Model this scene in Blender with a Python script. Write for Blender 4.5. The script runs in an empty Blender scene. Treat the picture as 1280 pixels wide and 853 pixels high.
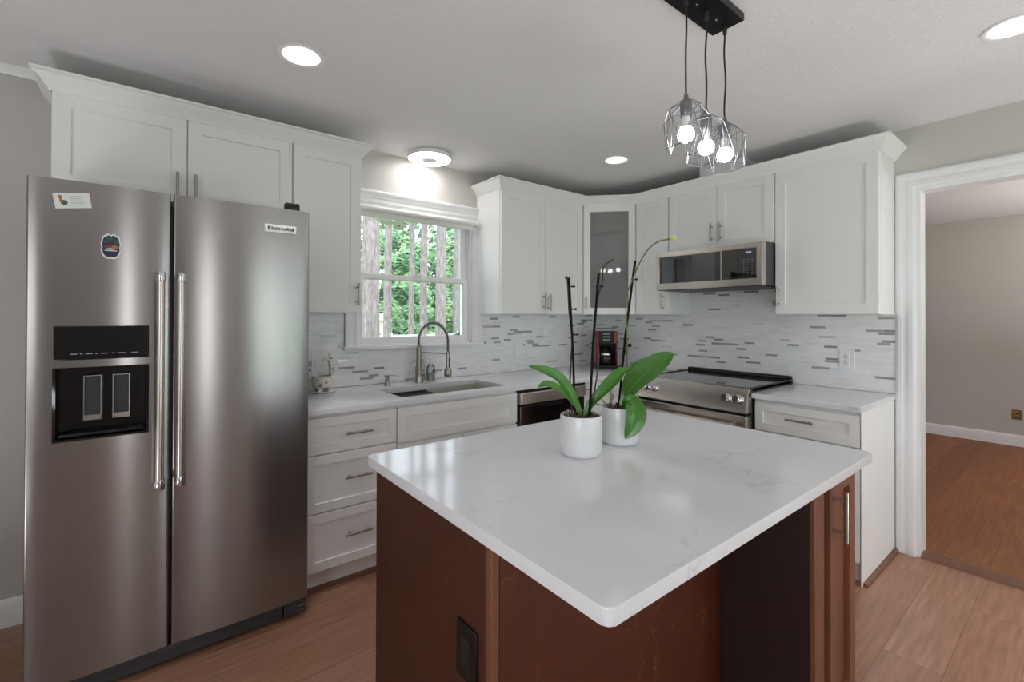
import bpy, bmesh, math, random
from mathutils import Vector, Matrix
S = bpy.context.scene
COL = S.collection
PI = math.pi
random.seed(7)

# ------------------------------------------------------------------ camera
cam_d = bpy.data.cameras.new('camera')
cam = bpy.data.objects.new('camera', cam_d); COL.objects.link(cam)
YAW, PITCH, ROLL, FPX, SYPX = .6674, .0053, .0028, 576.02, 34.07
fw = Vector((math.sin(YAW)*math.cos(PITCH), math.cos(YAW)*math.cos(PITCH), math.sin(PITCH)))
_rt = Vector((math.cos(YAW), -math.sin(YAW), 0)); _up = _rt.cross(fw)
rt = math.cos(ROLL)*_rt + math.sin(ROLL)*_up
up = -math.sin(ROLL)*_rt + math.cos(ROLL)*_up
M = Matrix((rt, up, -fw)).transposed().to_4x4()
M.translation = Vector((-3.4408, -2.9527, 1.3618))
cam.matrix_world = M
cam_d.sensor_fit = 'HORIZONTAL'; cam_d.sensor_width = 36
cam_d.lens = 36*FPX/1280
cam_d.shift_y = -SYPX/1280
cam_d.clip_start = .02; cam_d.clip_end = 200
S.camera = cam

# ------------------------------------------------------------------ world, light, exposure
W = bpy.data.worlds.new('sky'); S.world = W; W.use_nodes = True
nt = W.node_tree; nt.nodes.clear()
wo = nt.nodes.new('ShaderNodeOutputWorld'); bg = nt.nodes.new('ShaderNodeBackground')
sk = nt.nodes.new('ShaderNodeTexSky'); sk.sky_type = 'NISHITA'
sk.sun_disc = False; sk.sun_elevation = math.radians(52); sk.sun_rotation = math.radians(200)
sk.air_density = 1.0; sk.dust_density = 4.0; sk.ozone_density = 1.0
mx = nt.nodes.new('ShaderNodeMixRGB'); mx.inputs[0].default_value = .62
mx.inputs[2].default_value = (9.0, 9.4, 10.0, 1)
nt.links.new(sk.outputs[0], mx.inputs[1]); nt.links.new(mx.outputs[0], bg.inputs[0])
bg.inputs[1].default_value = .42
nt.links.new(bg.outputs[0], wo.inputs[0])

def area(name, loc, rot, sx, sy, power, color=(1, 1, 1), spread=PI):
    l = bpy.data.lights.new(name, 'AREA'); l.shape = 'RECTANGLE'; l.size = sx; l.size_y = sy
    l.energy = power; l.color = color; l.spread = spread
    o = bpy.data.objects.new(name, l); COL.objects.link(o); o.location = loc; o.rotation_euler = rot
    return o
area('added_ceiling_fill', (-1.1, -4.2, .3), (math.radians(180), 0, 0), .8, 1.2, 28, (.94, .97, 1))  # unseen fill behind the camera, added to brighten the ceiling
area('added_ceiling_fill', (-4.75, -1.7, .3), (math.radians(180), 0, 0), .7, 1.2, 16, (.94, .97, 1))  # second added ceiling fill, out of view left of the refrigerator
area('patio_daylight', (-1.3, -5.52, 1.15), (math.radians(90), 0, 0), 1.9, 1.9, 9, (.80, .90, 1))
area('added_streak_light', (-3.29, -5.57, 1.2), (math.radians(90), 0, 0), .13, 2.0, 6.8, (.95, .96, 1))  # added light for the bright streak in the refrigerator door
area('added_side_fill', (-5.12, -3.6, 1.45), (0, math.radians(-90), 0), 1.2, 1.6, 15, (.95, .98, 1))  # added fill at the side window, lifts the drawers and floor
area('added_next_room_fill', (2.2, -4.2, 1.0), (math.radians(180), 0, 0), 1.2, 1.2, 56, (1, .99, .97))  # unseen upward light added to brighten the next room
S.view_settings.view_transform = 'Standard'
S.view_settings.look = 'None'
S.view_settings.exposure = 0.16
S.view_settings.gamma = 1.0
S.view_settings.use_curve_mapping = False
S.cycles.use_denoising = True
S.cycles.max_bounces = 10
S.cycles.diffuse_bounces = 6
S.cycles.glossy_bounces = 5
S.cycles.transmission_bounces = 6
S.cycles.transparent_max_bounces = 16
S.cycles.caustics_refractive = False
S.cycles.caustics_reflective = False
S.cycles.sample_clamp_indirect = 6.0

# ------------------------------------------------------------------ materials
def lin(c):
    c = c/255.0
    return c/12.92 if c <= .04045 else ((c+.055)/1.055)**2.4
def rgb(r, g, b): return (lin(r), lin(g), lin(b), 1)
class NT:
    def __init__(s, m): s.t = m.node_tree; s.b = s.t.nodes['Principled BSDF']
    def n(s, typ, **kw):
        x = s.t.nodes.new(typ)
        for k, v in kw.items(): setattr(x, k, v)
        return x
    def l(s, a, b): s.t.links.new(a, b)
    def val(s, x, i, v): x.inputs[i].default_value = v
    def math(s, op, a, b=None):
        x = s.n('ShaderNodeMath', operation=op)
        for i, q in enumerate((a, b)):
            if q is None: continue
            if isinstance(q, (int, float)): x.inputs[i].default_value = q
            else: s.l(q, x.inputs[i])
        return x.outputs[0]
    def mix(s, f, a, b):
        x = s.n('ShaderNodeMixRGB')
        for i, q in enumerate((f, a, b)):
            if isinstance(q, (int, float, tuple)): x.inputs[i].default_value = q
            else: s.l(q, x.inputs[i])
        return x.outputs[0]
    def coords(s, scale=(1, 1, 1)):
        tc = s.n('ShaderNodeTexCoord'); mp = s.n('ShaderNodeMapping'); mp.inputs['Scale'].default_value = scale
        s.l(tc.outputs['Object'], mp.inputs[0]); return mp.outputs[0]
    def noise(s, vec, scale, detail=3, rough=.5):
        x = s.n('ShaderNodeTexNoise'); s.l(vec, x.inputs['Vector'])
        x.inputs['Scale'].default_value = scale; x.inputs['Detail'].default_value = detail; x.inputs['Roughness'].default_value = rough
        return x
    def ramp(s, fac, stops, const=False):
        r = s.n('ShaderNodeValToRGB'); s.l(fac, r.inputs[0])
        if const: r.color_ramp.interpolation = 'CONSTANT'
        e = r.color_ramp.elements
        while len(e) < len(stops): e.new(.5)
        for q, (p, c) in zip(e, stops): q.position = p; q.color = c
        return r.outputs[0]
    def bump(s, h, strength, dist=.002):
        x = s.n('ShaderNodeBump'); x.inputs['Strength'].default_value = strength; x.inputs['Distance'].default_value = dist
        s.l(h, x.inputs['Height']); s.l(x.outputs[0], s.b.inputs['Normal'])
def mat(name, color, rough=.5, metal=0, spec=.5, coat=0, noise=0, nscale=8, bump=0, bscale=60, emit=None, estr=0):
    m = bpy.data.materials.new(name); m.use_nodes = True; T = NT(m); b = T.b
    b.inputs['Base Color'].default_value = color; b.inputs['Roughness'].default_value = rough
    b.inputs['Metallic'].default_value = metal; b.inputs['Specular IOR Level'].default_value = spec
    b.inputs['Coat Weight'].default_value = coat
    if emit: b.inputs['Emission Color'].default_value = emit; b.inputs['Emission Strength'].default_value = estr
    v = T.coords()
    if noise:
        nz = T.noise(v, nscale)
        dk = tuple(c*(1-noise) for c in color[:3])+(1,)
        T.l(T.mix(nz.outputs[0], color, dk), b.inputs['Base Color'])
    if bump: T.bump(T.noise(v, bscale, 4).outputs[0], bump)
    return m
white = mat('painted_white_cabinet', rgb(238, 239, 238), .38, noise=.02, nscale=5)
trimw = mat('white_trim_paint', rgb(236, 237, 239), .35, noise=.02)
wallp = mat('greige_wall_paint', rgb(197, 195, 190), .75, noise=.03, nscale=2, bump=.08, bscale=120)
nickel = mat('brushed_nickel', rgb(168, 163, 155), .32, 1, noise=.1, nscale=90)
chrome = mat('chrome', rgb(205, 205, 207), .12, 1, noise=.03)
black = mat('black_plastic', rgb(13, 13, 14), .4, spec=.35, noise=.2)
blackgl = mat('black_glass', rgb(9, 9, 11), .05, noise=.1)
cordm = mat('black_cord', rgb(20, 20, 22), .5, noise=.2)
iron = mat('bulb_lit_tint_iron_wire', rgb(140, 140, 144), .3, .8, noise=.1)  # black iron paled in colour so the wires look lit by the bulbs
canopym = mat('dark_metal_canopy', rgb(22, 18, 20), .3, .4, noise=.2)
dkgrey = mat('dark_grey_metal', rgb(78, 80, 84), .45, .5, noise=.1)
outletw = mat('white_plastic_plate', rgb(232, 232, 232), .35, noise=.01)
bulbm = mat('bulb_glow', rgb(255, 255, 255), .3, noise=.01, emit=(1, .99, .98, 1), estr=20)
lensm = mat('downlight_glow', rgb(255, 255, 255), .4, noise=.01, emit=(1, .99, .98, 1), estr=4)
flushm = mat('flush_light_glow', rgb(255, 255, 255), .4, noise=.01, emit=(1, .955, .94, 1), estr=16)
flushc = mat('flush_light_centre', rgb(205, 198, 196), .5, noise=.02)
canm = mat('downlight_cone', rgb(245, 245, 245), .35, noise=.01)
baffle = mat('downlight_baffle', rgb(240, 240, 240), .3, noise=.01)
ceram = mat('glazed_white_ceramic', rgb(225, 226, 228), .22, noise=.02, nscale=20)
bark = mat('orchid_bark', rgb(92, 70, 52), .9, noise=.75, nscale=45, bump=.8, bscale=70)
rootm = mat('dry_orchid_root', rgb(150, 140, 118), .8, noise=.4, nscale=60)
stakem = mat('dark_stake', rgb(13, 11, 13), .8, spec=.2, noise=.2)
stemm = mat('brown_flower_stem', rgb(70, 52, 44), .6, noise=.5, nscale=70)
stemg = mat('green_flower_stem', rgb(96, 118, 58), .5, noise=.4, nscale=60)
ribm = mat('pale_leaf_midrib', rgb(122, 168, 78), .4, noise=.1)
budm = mat('pale_green_bud', rgb(190, 208, 130), .5, noise=.2, nscale=60)
redm = mat('red_coffee_maker_plastic', rgb(120, 8, 12), .22, coat=.4, noise=.1)
greym = mat('grey_marking', rgb(168, 168, 170), .5, noise=.02)
whitem = mat('white_marking', rgb(225, 225, 228), .5, noise=.02)
blued = mat('pale_blue_display', rgb(120, 130, 160), .4, noise=.02, emit=(.4, .48, .7, 1), estr=.5)
sinkm = mat('satin_sink_steel', rgb(206, 202, 196), .38, .75, noise=.05)
padm = mat('charcoal_paddle', rgb(36, 38, 43), .5, noise=.1)
brass = mat('brass_plate', rgb(150, 130, 88), .3, .9, noise=.1)
darkvoid = mat('dark_recess', rgb(14, 12, 12), .6, noise=.2)
shoe = mat('stained_shoe_moulding', rgb(128, 88, 66), .45, noise=.35, nscale=12)
paper = mat('white_card', rgb(225, 226, 224), .6, noise=.02)
navy = mat('navy_print', rgb(40, 44, 84), .5, noise=.3, nscale=60)
greenp = mat('green_print', rgb(66, 104, 74), .5, noise=.3, nscale=60)
orangep = mat('orange_print', rgb(196, 120, 56), .5, noise=.3, nscale=60)
redp = mat('red_print', rgb(150, 56, 48), .5, noise=.3, nscale=60)
palegreenp = mat('pale_green_print', rgb(176, 204, 178), .5, noise=.1, nscale=60)
pinkw = mat('pale_shed_wall', rgb(222, 205, 204), .8, noise=.08)
railw = mat('white_fence_paint', rgb(228, 232, 232), .6, noise=.04)
suncm = mat('pale_olive_film', rgb(226, 228, 206), .5, noise=.15, nscale=14)
blind = mat('white_roller_fabric', rgb(232, 232, 228), .7, noise=.03)
groutd = mat('soap_liquid', rgb(214, 208, 194), .1, noise=.1)
darksteel = mat('dark_steel_rod', rgb(52, 52, 56), .35, .8, noise=.1)

def steel(name, c, rough=.3, aniso=.75):
    m = mat(name, c, rough, .86); T = NT(m); b = T.b
    v = T.coords((6, 6, 1500)); nz = T.noise(v, 1.0, 2)
    T.l(T.math('ADD', T.math('MULTIPLY', nz.outputs[0], .012), rough-.006), b.inputs['Roughness'])
    b.inputs['Anisotropic'].default_value = aniso
    b.inputs['Anisotropic Rotation'].default_value = .25
    tg = T.n('ShaderNodeTangent', direction_type='RADIAL', axis='Z'); T.l(tg.outputs[0], b.inputs['Tangent'])
    return m
ss = steel('brushed_stainless', rgb(154, 151, 150), .22, .75)
ss2 = steel('stainless_trim', rgb(204, 196, 189), .22, .4)
ssm = steel('smooth_dark_stainless', rgb(70, 62, 58), .10, .3)
mirrorgl = mat('reflective_black_glass', rgb(12, 11, 11), .03, noise=.1); mirrorgl.node_tree.nodes['Principled BSDF'].inputs['IOR'].default_value = 1.95
hobm = mat('grey_ceramic_glass', rgb(52, 52, 54), .06, noise=.05); hobm.node_tree.nodes['Principled BSDF'].inputs['IOR'].default_value = 2.0

m = ceilm = mat('textured_white_ceiling', rgb(232, 231, 232), .85); T = NT(m); v = T.coords()
nz = T.noise(v, 55, 5, .6); T.bump(T.ramp(nz.outputs[0], [(.42, (0, 0, 0, 1)), (.62, (1, 1, 1, 1))]), .38, .006)

# quartz
m = quartz = mat('white_quartz', rgb(226, 226, 227), .11, spec=.42); T = NT(m); v = T.coords()
nz = T.noise(v, 2.2, 6, .6); nz2 = T.noise(v, 5.0, 4)
vd = T.n('ShaderNodeVectorMath', operation='ADD'); T.l(v, vd.inputs[0]); T.l(nz.outputs['Color'], vd.inputs[1])
wv = T.noise(vd.outputs[0], 1.7, 3)
line = T.math('ABSOLUTE', T.math('SUBTRACT', wv.outputs[0], .5))
vein = T.ramp(line, [(0, (1, 1, 1, 1)), (.018, (0, 0, 0, 1))])
brk = T.ramp(nz2.outputs[0], [(.5, (0, 0, 0, 1)), (.72, (1, 1, 1, 1))])
sp = T.noise(v, 70, 3); spk = T.ramp(sp.outputs[0], [(.66, (0, 0, 0, 1)), (.74, (1, 1, 1, 1))])
base = T.mix(nz.outputs[0], rgb(228, 228, 231), rgb(219, 219, 223))
c1 = T.mix(T.math('MULTIPLY', T.math('MULTIPLY', vein, brk), .5), base, rgb(160, 157, 156))
c2 = T.mix(T.math('MULTIPLY', T.math('MULTIPLY', spk, brk), .4), c1, rgb(150, 147, 146))
T.l(c2, T.b.inputs['Base Color'])

# linear mosaic backsplash
def tilemat(name):
    m = mat(name, rgb(215, 216, 218), .15); T = NT(m)
    tc = T.n('ShaderNodeTexCoord'); sx = T.n('ShaderNodeSeparateXYZ'); T.l(tc.outputs['Object'], sx.inputs[0])
    u = T.math('SUBTRACT', sx.outputs[0], sx.outputs[1]); h = .0155
    rz = T.math('DIVIDE', sx.outputs[2], h); row = T.math('FLOOR', rz); fz = T.math('FRACT', rz)
    wn = T.n('ShaderNodeTexWhiteNoise', noise_dimensions='1D'); T.l(row, wn.inputs['W'])
    s2 = T.n('ShaderNodeSeparateColor'); T.l(wn.outputs['Color'], s2.inputs[0])
    sc = T.math('ADD', 9.0, T.math('MULTIPLY', s2.outputs[0], 6.0))
    uu = T.math('ADD', T.math('MULTIPLY', u, sc), T.math('MULTIPLY', s2.outputs[1], 37.0))
    idx = T.math('FLOOR', uu); fu = T.math('FRACT', uu)
    cb = T.n('ShaderNodeCombineXYZ'); T.l(idx, cb.inputs[0]); T.l(row, cb.inputs[1])
    w2 = T.n('ShaderNodeTexWhiteNoise', noise_dimensions='2D'); T.l(cb.outputs[0], w2.inputs['Vector'])
    r = T.ramp(w2.outputs['Value'], [(0, rgb(237, 238, 240)), (.4, rgb(233, 234, 237)), (.70, rgb(228, 230, 233)), (.89, rgb(222, 224, 228)), (.93, rgb(160, 160, 162)), (.962, rgb(180, 179, 178))], True)
    gz = T.math('LESS_THAN', fz, .10); gu = T.math('LESS_THAN', fu, .018)
    g = T.math('MAXIMUM', gz, gu)
    T.l(T.mix(g, r, rgb(218, 219, 221)), T.b.inputs['Base Color'])
    acc = T.math('MULTIPLY', T.math('GREATER_THAN', w2.outputs['Value'], .93), T.math('SUBTRACT', 1.0, g))
    T.l(T.math('MULTIPLY', acc, .3), T.b.inputs['Metallic'])
    T.l(T.math('ADD', .12, T.math('MULTIPLY', g, .5)), T.b.inputs['Roughness'])
    T.bump(T.math('SUBTRACT', 1.0, g), .35, .001)
    return m
tile = tilemat('linear_glass_mosaic')

# plank floors
def plank(name, cols, rough=.34):
    m = mat(name, cols[0], rough); T = NT(m)
    tc = T.n('ShaderNodeTexCoord'); sx = T.n('ShaderNodeSeparateXYZ'); T.l(tc.outputs['Object'], sx.inputs[0])
    ry = T.math('DIVIDE', sx.outputs[1], .185); row = T.math('FLOOR', ry); fy = T.math('FRACT', ry)
    wn = T.n('ShaderNodeTexWhiteNoise', noise_dimensions='1D'); T.l(row, wn.inputs['W'])
    ux = T.math('ADD', T.math('DIVIDE', sx.outputs[0], 1.25), T.math('MULTIPLY', wn.outputs['Value'], 7.0))
    ix = T.math('FLOOR', ux); fx = T.math('FRACT', ux)
    cb = T.n('ShaderNodeCombineXYZ'); T.l(ix, cb.inputs[0]); T.l(row, cb.inputs[1])
    w2 = T.n('ShaderNodeTexWhiteNoise', noise_dimensions='2D'); T.l(cb.outputs[0], w2.inputs['Vector'])
    tone = T.ramp(w2.outputs['Value'], [(0, cols[0]), (.35, cols[1]), (.7, cols[2]), (1, cols[3])])
    off = T.n('ShaderNodeVectorMath', operation='ADD'); T.l(T.coords((1.6, 22, 1)), off.inputs[0]); T.l(w2.outputs['Color'], off.inputs[1])
    gr = T.noise(off.outputs[0], 2.6, 7, .62)
    bl = T.noise(T.coords((1, 2.2, 1)), 3.2, 4)
    k = T.math('ADD', T.math('MULTIPLY', T.ramp(gr.outputs[0], [(.35, (0, 0, 0, 1)), (.7, (1, 1, 1, 1))]), .50), T.math('MULTIPLY', bl.outputs[0], .30))
    dark = tuple(c*.42 for c in cols[1][:3])+(1,)
    c = T.mix(k, tone, dark)
    gap = T.math('MAXIMUM', T.math('LESS_THAN', fy, .014), T.math('LESS_THAN', fx, .0022))
    T.l(T.mix(T.math('MULTIPLY', gap, .55), c, rgb(62, 40, 30)), T.b.inputs['Base Color'])
    T.l(T.math('ADD', rough-.06, T.math('MULTIPLY', gr.outputs[0], .14)), T.b.inputs['Roughness'])
    T.bump(T.math('SUBTRACT', gr.outputs[0], gap), .12, .002)
    return m
floorm = plank('oak_plank_floor', [rgb(190, 140, 112), rgb(172, 124, 98), rgb(184, 138, 114), rgb(160, 114, 92)], .30)
floor2 = plank('red_oak_plank_floor', [rgb(180, 114, 68), rgb(160, 98, 58), rgb(170, 108, 68), rgb(148, 90, 56)], .5)

def woodmat(name, a, b_, hl, rough=.45, vertical=True, fleck=.7):
    m = mat(name, a, rough, spec=.3); T = NT(m)
    v = T.coords((9, 9, 1.3) if vertical else (1.3, 9, 9))
    n1 = T.noise(v, 2.5, 6, .6); n2 = T.noise(T.coords((1, 1, 1)), 5, 4)
    c = T.mix(n1.outputs[0], a, b_)
    c = T.mix(T.math('MULTIPLY', n2.outputs[0], .55), c, tuple(x*.5 for x in a[:3])+(1,))
    vd = T.n('ShaderNodeVectorMath', operation='ADD'); T.l(T.coords((5, 5, 3)), vd.inputs[0]); T.l(n2.outputs['Color'], vd.inputs[1])
    q = T.noise(vd.outputs[0], 3.2, 3)
    ln = T.ramp(T.math('ABSOLUTE', T.math('SUBTRACT', q.outputs[0], .5)), [(0, (1, 1, 1, 1)), (.012, (0, 0, 0, 1))])
    n3 = T.noise(T.coords(), 4, 2); msk = T.ramp(n3.outputs[0], [(.56, (0, 0, 0, 1)), (.66, (1, 1, 1, 1))])
    c = T.mix(T.math('MULTIPLY', T.math('MULTIPLY', ln, msk), fleck), c, hl)
    T.l(c, T.b.inputs['Base Color'])
    return m
cherry = woodmat('stained_cherry_panel', rgb(100, 50, 32), rgb(66, 32, 21), rgb(176, 104, 62))
darkpanel = woodmat('dark_brown_panel', rgb(58, 42, 38), rgb(44, 32, 30), rgb(72, 52, 46))  # darker brown than the other island panels
cherryside = woodmat('stained_cherry_side_panel', rgb(88, 48, 33), rgb(58, 31, 22), rgb(150, 90, 58), fleck=.22)
cherrydoor = woodmat('stained_cherry_door', rgb(136, 86, 62), rgb(108, 66, 48), rgb(150, 98, 72), fleck=.2)

def thin_glass(name, tint=(1, 1, 1, 1), rough=0.0, refl=.9):
    m = bpy.data.materials.new(name); m.use_nodes = True; t = m.node_tree; t.nodes.clear()
    o = t.nodes.new('ShaderNodeOutputMaterial'); tr = t.nodes.new('ShaderNodeBsdfTransparent'); gl = t.nodes.new('ShaderNodeBsdfGlossy')
    mxs = t.nodes.new('ShaderNodeMixShader'); fr = t.nodes.new('ShaderNodeFresnel'); fr.inputs[0].default_value = 1.45
    mu = t.nodes.new('ShaderNodeMath'); mu.operation = 'MULTIPLY'; mu.inputs[1].default_value = refl
    t.links.new(fr.outputs[0], mu.inputs[0]); t.links.new(mu.outputs[0], mxs.inputs[0])
    tr.inputs[0].default_value = tint; gl.inputs['Roughness'].default_value = rough
    t.links.new(tr.outputs[0], mxs.inputs[1]); t.links.new(gl.outputs[0], mxs.inputs[2]); t.links.new(mxs.outputs[0], o.inputs[0])
    return m
glassm = thin_glass('window_glass', (.97, .99, .98, 1))
clearm = thin_glass('clear_glass', (.93, .95, .95, 1), 0, 1)
m = frost = mat('frosted_ribbed_cabinet_glass', rgb(104, 108, 108), .035, spec=.7); T = NT(m)
nz = T.noise(T.coords((1, 1, .5)), 4, 3); T.l(T.mix(nz.outputs[0], rgb(106, 111, 111), rgb(140, 142, 141)), T.b.inputs['Base Color'])
wvn = T.n('ShaderNodeTexWave', wave_type='BANDS', bands_direction='X'); T.l(T.coords(), wvn.inputs['Vector']); wvn.inputs['Scale'].default_value = 55
T.bump(wvn.outputs['Fac'], .004, .001)

m = leafm = mat('orchid_leaf', rgb(84, 136, 46), .32, spec=.5); T = NT(m)
nz = T.noise(T.coords(), 14, 3); T.l(T.mix(nz.outputs[0], rgb(78, 138, 38), rgb(42, 94, 22)), T.b.inputs['Base Color'])
T.b.inputs['Coat Weight'].default_value = .25; T.b.inputs['Coat Roughness'].default_value = .2; T.b.inputs['Subsurface Weight'].default_value = .06; T.b.inputs['Subsurface Radius'].default_value = (.004, .006, .002)
def leafcard(name, a, b_):
    m = mat(name, a, .55); T = NT(m); nz = T.noise(T.coords(), 1.6, 4)
    T.l(T.mix(T.ramp(nz.outputs[0], [(.3, (0, 0, 0, 1)), (.7, (1, 1, 1, 1))]), a, b_), T.b.inputs['Base Color'])
    return m
fol = [leafcard('bright_green_foliage', rgb(170, 200, 156), rgb(126, 168, 116)), leafcard('mid_green_foliage', rgb(134, 172, 130), rgb(104, 146, 106)), leafcard('blue_green_foliage', rgb(112, 150, 128), rgb(84, 122, 106))]
pinebark = mat('grey_pine_bark', rgb(150, 140, 144), .9, bump=.8, bscale=14); T = NT(pinebark)
nz = T.noise(T.coords((9, 9, 2.2)), 3.5, 5, .65)
T.l(T.ramp(nz.outputs[0], [(.34, rgb(116, 107, 111)), (.5, rgb(140, 130, 134)), (.66, rgb(166, 157, 160))]), T.b.inputs['Base Color'])
grass = mat('lawn_grass', rgb(130, 168, 104), .9, noise=.35, nscale=3, bump=.5, bscale=30)
giraffem = mat('cream_spotted_glaze', rgb(216, 208, 190), .3); T = NT(giraffem)
vo = T.n('ShaderNodeTexVoronoi'); T.l(T.coords(), vo.inputs['Vector']); vo.inputs['Scale'].default_value = 38
T.l(T.mix(T.ramp(vo.outputs['Distance'], [(.30, (1, 1, 1, 1)), (.36, (0, 0, 0, 1))]), rgb(222, 217, 204), rgb(150, 138, 120)), T.b.inputs['Base Color'])

# ------------------------------------------------------------------ mesh builder
class MB:
    def __init__(s): s.bm = bmesh.new(); s.mi = 0; s.flat = False
    def _done(s, n0):
        s.bm.faces.ensure_lookup_table()
        for f in s.bm.faces[n0:]: f.material_index = s.mi
        return s
    def box(s, x0, x1, y0, y1, z0, z1, bev=0, seg=2, mtx=None):
        n0 = len(s.bm.faces); s.flat = True
        c = [(x, y, z) for z in (z0, z1) for y in (y0, y1) for x in (x0, x1)]
        if mtx is not None: c = [mtx @ Vector(q) for q in c]
        v = [s.bm.verts.new(q) for q in c]
        fs = [s.bm.faces.new([v[i] for i in q]) for q in ((0, 2, 3, 1), (4, 5, 7, 6), (0, 1, 5, 4), (2, 6, 7, 3), (0, 4, 6, 2), (1, 3, 7, 5))]
        if bev:
            es = list({e for f in fs for e in f.edges})
            bmesh.ops.bevel(s.bm, geom=es, offset=bev, segments=seg, affect='EDGES', profile=.5, clamp_overlap=True)
        return s._done(n0)
    def tube(s, pts, r, seg=10, cap=True, r_list=None):
        n0 = len(s.bm.faces); pts = [Vector(p) for p in pts]; rings = []
        t0 = (pts[1]-pts[0]).normalized(); ref = Vector((0, 0, 1)) if abs(t0.z) < .9 else Vector((1, 0, 0))
        nrm = t0.cross(ref).normalized()
        for i, p in enumerate(pts):
            if i == 0: t = pts[1]-pts[0]
            elif i == len(pts)-1: t = pts[-1]-pts[-2]
            else: t = (pts[i+1]-p).normalized()+(p-pts[i-1]).normalized()
            t.normalize(); nrm = (nrm-t*nrm.dot(t)).normalized(); b = t.cross(nrm)
            rr = r_list[i] if r_list else r
            rings.append([s.bm.verts.new(p+(nrm*math.cos(a)+b*math.sin(a))*rr) for a in [2*PI*k/seg for k in range(seg)]])
        for a, b in zip(rings, rings[1:]):
            for k in range(seg): s.bm.faces.new((a[k], a[(k+1) % seg], b[(k+1) % seg], b[k]))
        if cap: s.bm.faces.new(rings[0][::-1]); s.bm.faces.new(rings[-1])
        return s._done(n0)
    def cyl(s, p0, p1, r, seg=20, r1=None):
        return s.tube([p0, p1], r, seg, True, [r, r if r1 is None else r1])
    def lathe(s, prof, c=(0, 0, 0), seg=32, axis='z', mtx=None, ring=False):
        n0 = len(s.bm.faces); rings = []
        for r, h in prof:
            ring = []
            for k in range(seg):
                a = 2*PI*k/seg; x, y = r*math.cos(a), r*math.sin(a)
                p = Vector((x, y, h)) if axis == 'z' else (Vector((h, x, y)) if axis == 'x' else Vector((y, h, x)))
                p = p+Vector(c)
                if mtx is not None: p = mtx @ p
                ring.append(s.bm.verts.new(p))
            rings.append(ring)
        for a, b in zip(rings, rings[1:]+(rings[:1] if ring else [])):
            for k in range(seg): s.bm.faces.new((a[k], a[(k+1) % seg], b[(k+1) % seg], b[k]))
        if not ring: s.bm.faces.new(rings[0][::-1]); s.bm.faces.new(rings[-1])
        return s._done(n0)
    def sphere(s, c, r, seg=20, sq=(1, 1, 1)):
        n0 = len(s.bm.faces)
        m_ = Matrix.Translation(c) @ Matrix.Diagonal((r*sq[0], r*sq[1], r*sq[2], 1))
        bmesh.ops.create_uvsphere(s.bm, u_segments=seg, v_segments=seg//2+2, radius=1, matrix=m_)
        return s._done(n0)
    def prism(s, poly, y0, y1, axis='y', bev=0):
        """poly of (a,b) extruded along axis"""
        s.flat = True
        n0 = len(s.bm.faces)
        f3 = {'y': lambda a, b, t: (a, t, b), 'x': lambda a, b, t: (t, a, b), 'z': lambda a, b, t: (a, b, t)}[axis]
        A = [s.bm.verts.new(f3(a, b, y0)) for a, b in poly]; B = [s.bm.verts.new(f3(a, b, y1)) for a, b in poly]
        fs = [s.bm.faces.new(A), s.bm.faces.new(B[::-1])]
        n = len(poly)
        for i in range(n): fs.append(s.bm.faces.new((A[i], B[i], B[(i+1) % n], A[(i+1) % n])))
        if bev:
            es = list({e for f in fs for e in f.edges})
            bmesh.ops.bevel(s.bm, geom=es, offset=bev, segments=2, affect='EDGES', clamp_overlap=True)
        return s._done(n0)
    def cells(s, xs, ys, inside, t0, t1, axis='z', bev=0):
        """slab with holes: 2D cells (xs x ys) kept where inside(cx,cy); thickness t0..t1 on axis"""
        s.flat = True
        n0 = len(s.bm.faces)
        f3 = {'z': lambda a, b, t: (a, b, t), 'y': lambda a, b, t: (a, t, b), 'x': lambda a, b, t: (t, a, b)}[axis]
        V = {}
        def vv(i, j, k):
            if (i, j, k) not in V: V[(i, j, k)] = s.bm.verts.new(f3(xs[i], ys[j], (t0, t1)[k]))
            return V[(i, j, k)]
        nx, ny = len(xs)-1, len(ys)-1
        on = [[inside((xs[i]+xs[i+1])/2, (ys[j]+ys[j+1])/2) for j in range(ny)] for i in range(nx)]
        o = lambda i, j: 0 <= i < nx and 0 <= j < ny and on[i][j]
        new = []
        for i in range(nx):
            for j in range(ny):
                if not on[i][j]: continue
                new.append(s.bm.faces.new((vv(i, j, 0), vv(i, j+1, 0), vv(i+1, j+1, 0), vv(i+1, j, 0))))
                new.append(s.bm.faces.new((vv(i, j, 1), vv(i+1, j, 1), vv(i+1, j+1, 1), vv(i, j+1, 1))))
                for (di, dj, a, b) in ((-1, 0, (i, j), (i, j+1)), (1, 0, (i+1, j+1), (i+1, j)), (0, -1, (i+1, j), (i, j)), (0, 1, (i, j+1), (i+1, j+1))):
                    if not o(i+di, j+dj): new.append(s.bm.faces.new((vv(*a, 0), vv(*b, 0), vv(*b, 1), vv(*a, 1))))
        bmesh.ops.recalc_face_normals(s.bm, faces=new)
        if bev:
            es = [e for e in {e for f in new for e in f.edges} if len(e.link_faces) == 2 and e.calc_face_angle(0) > .5]
            bmesh.ops.bevel(s.bm, geom=es, offset=bev, segments=2, affect='EDGES', clamp_overlap=True)
        return s._done(n0)
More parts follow.
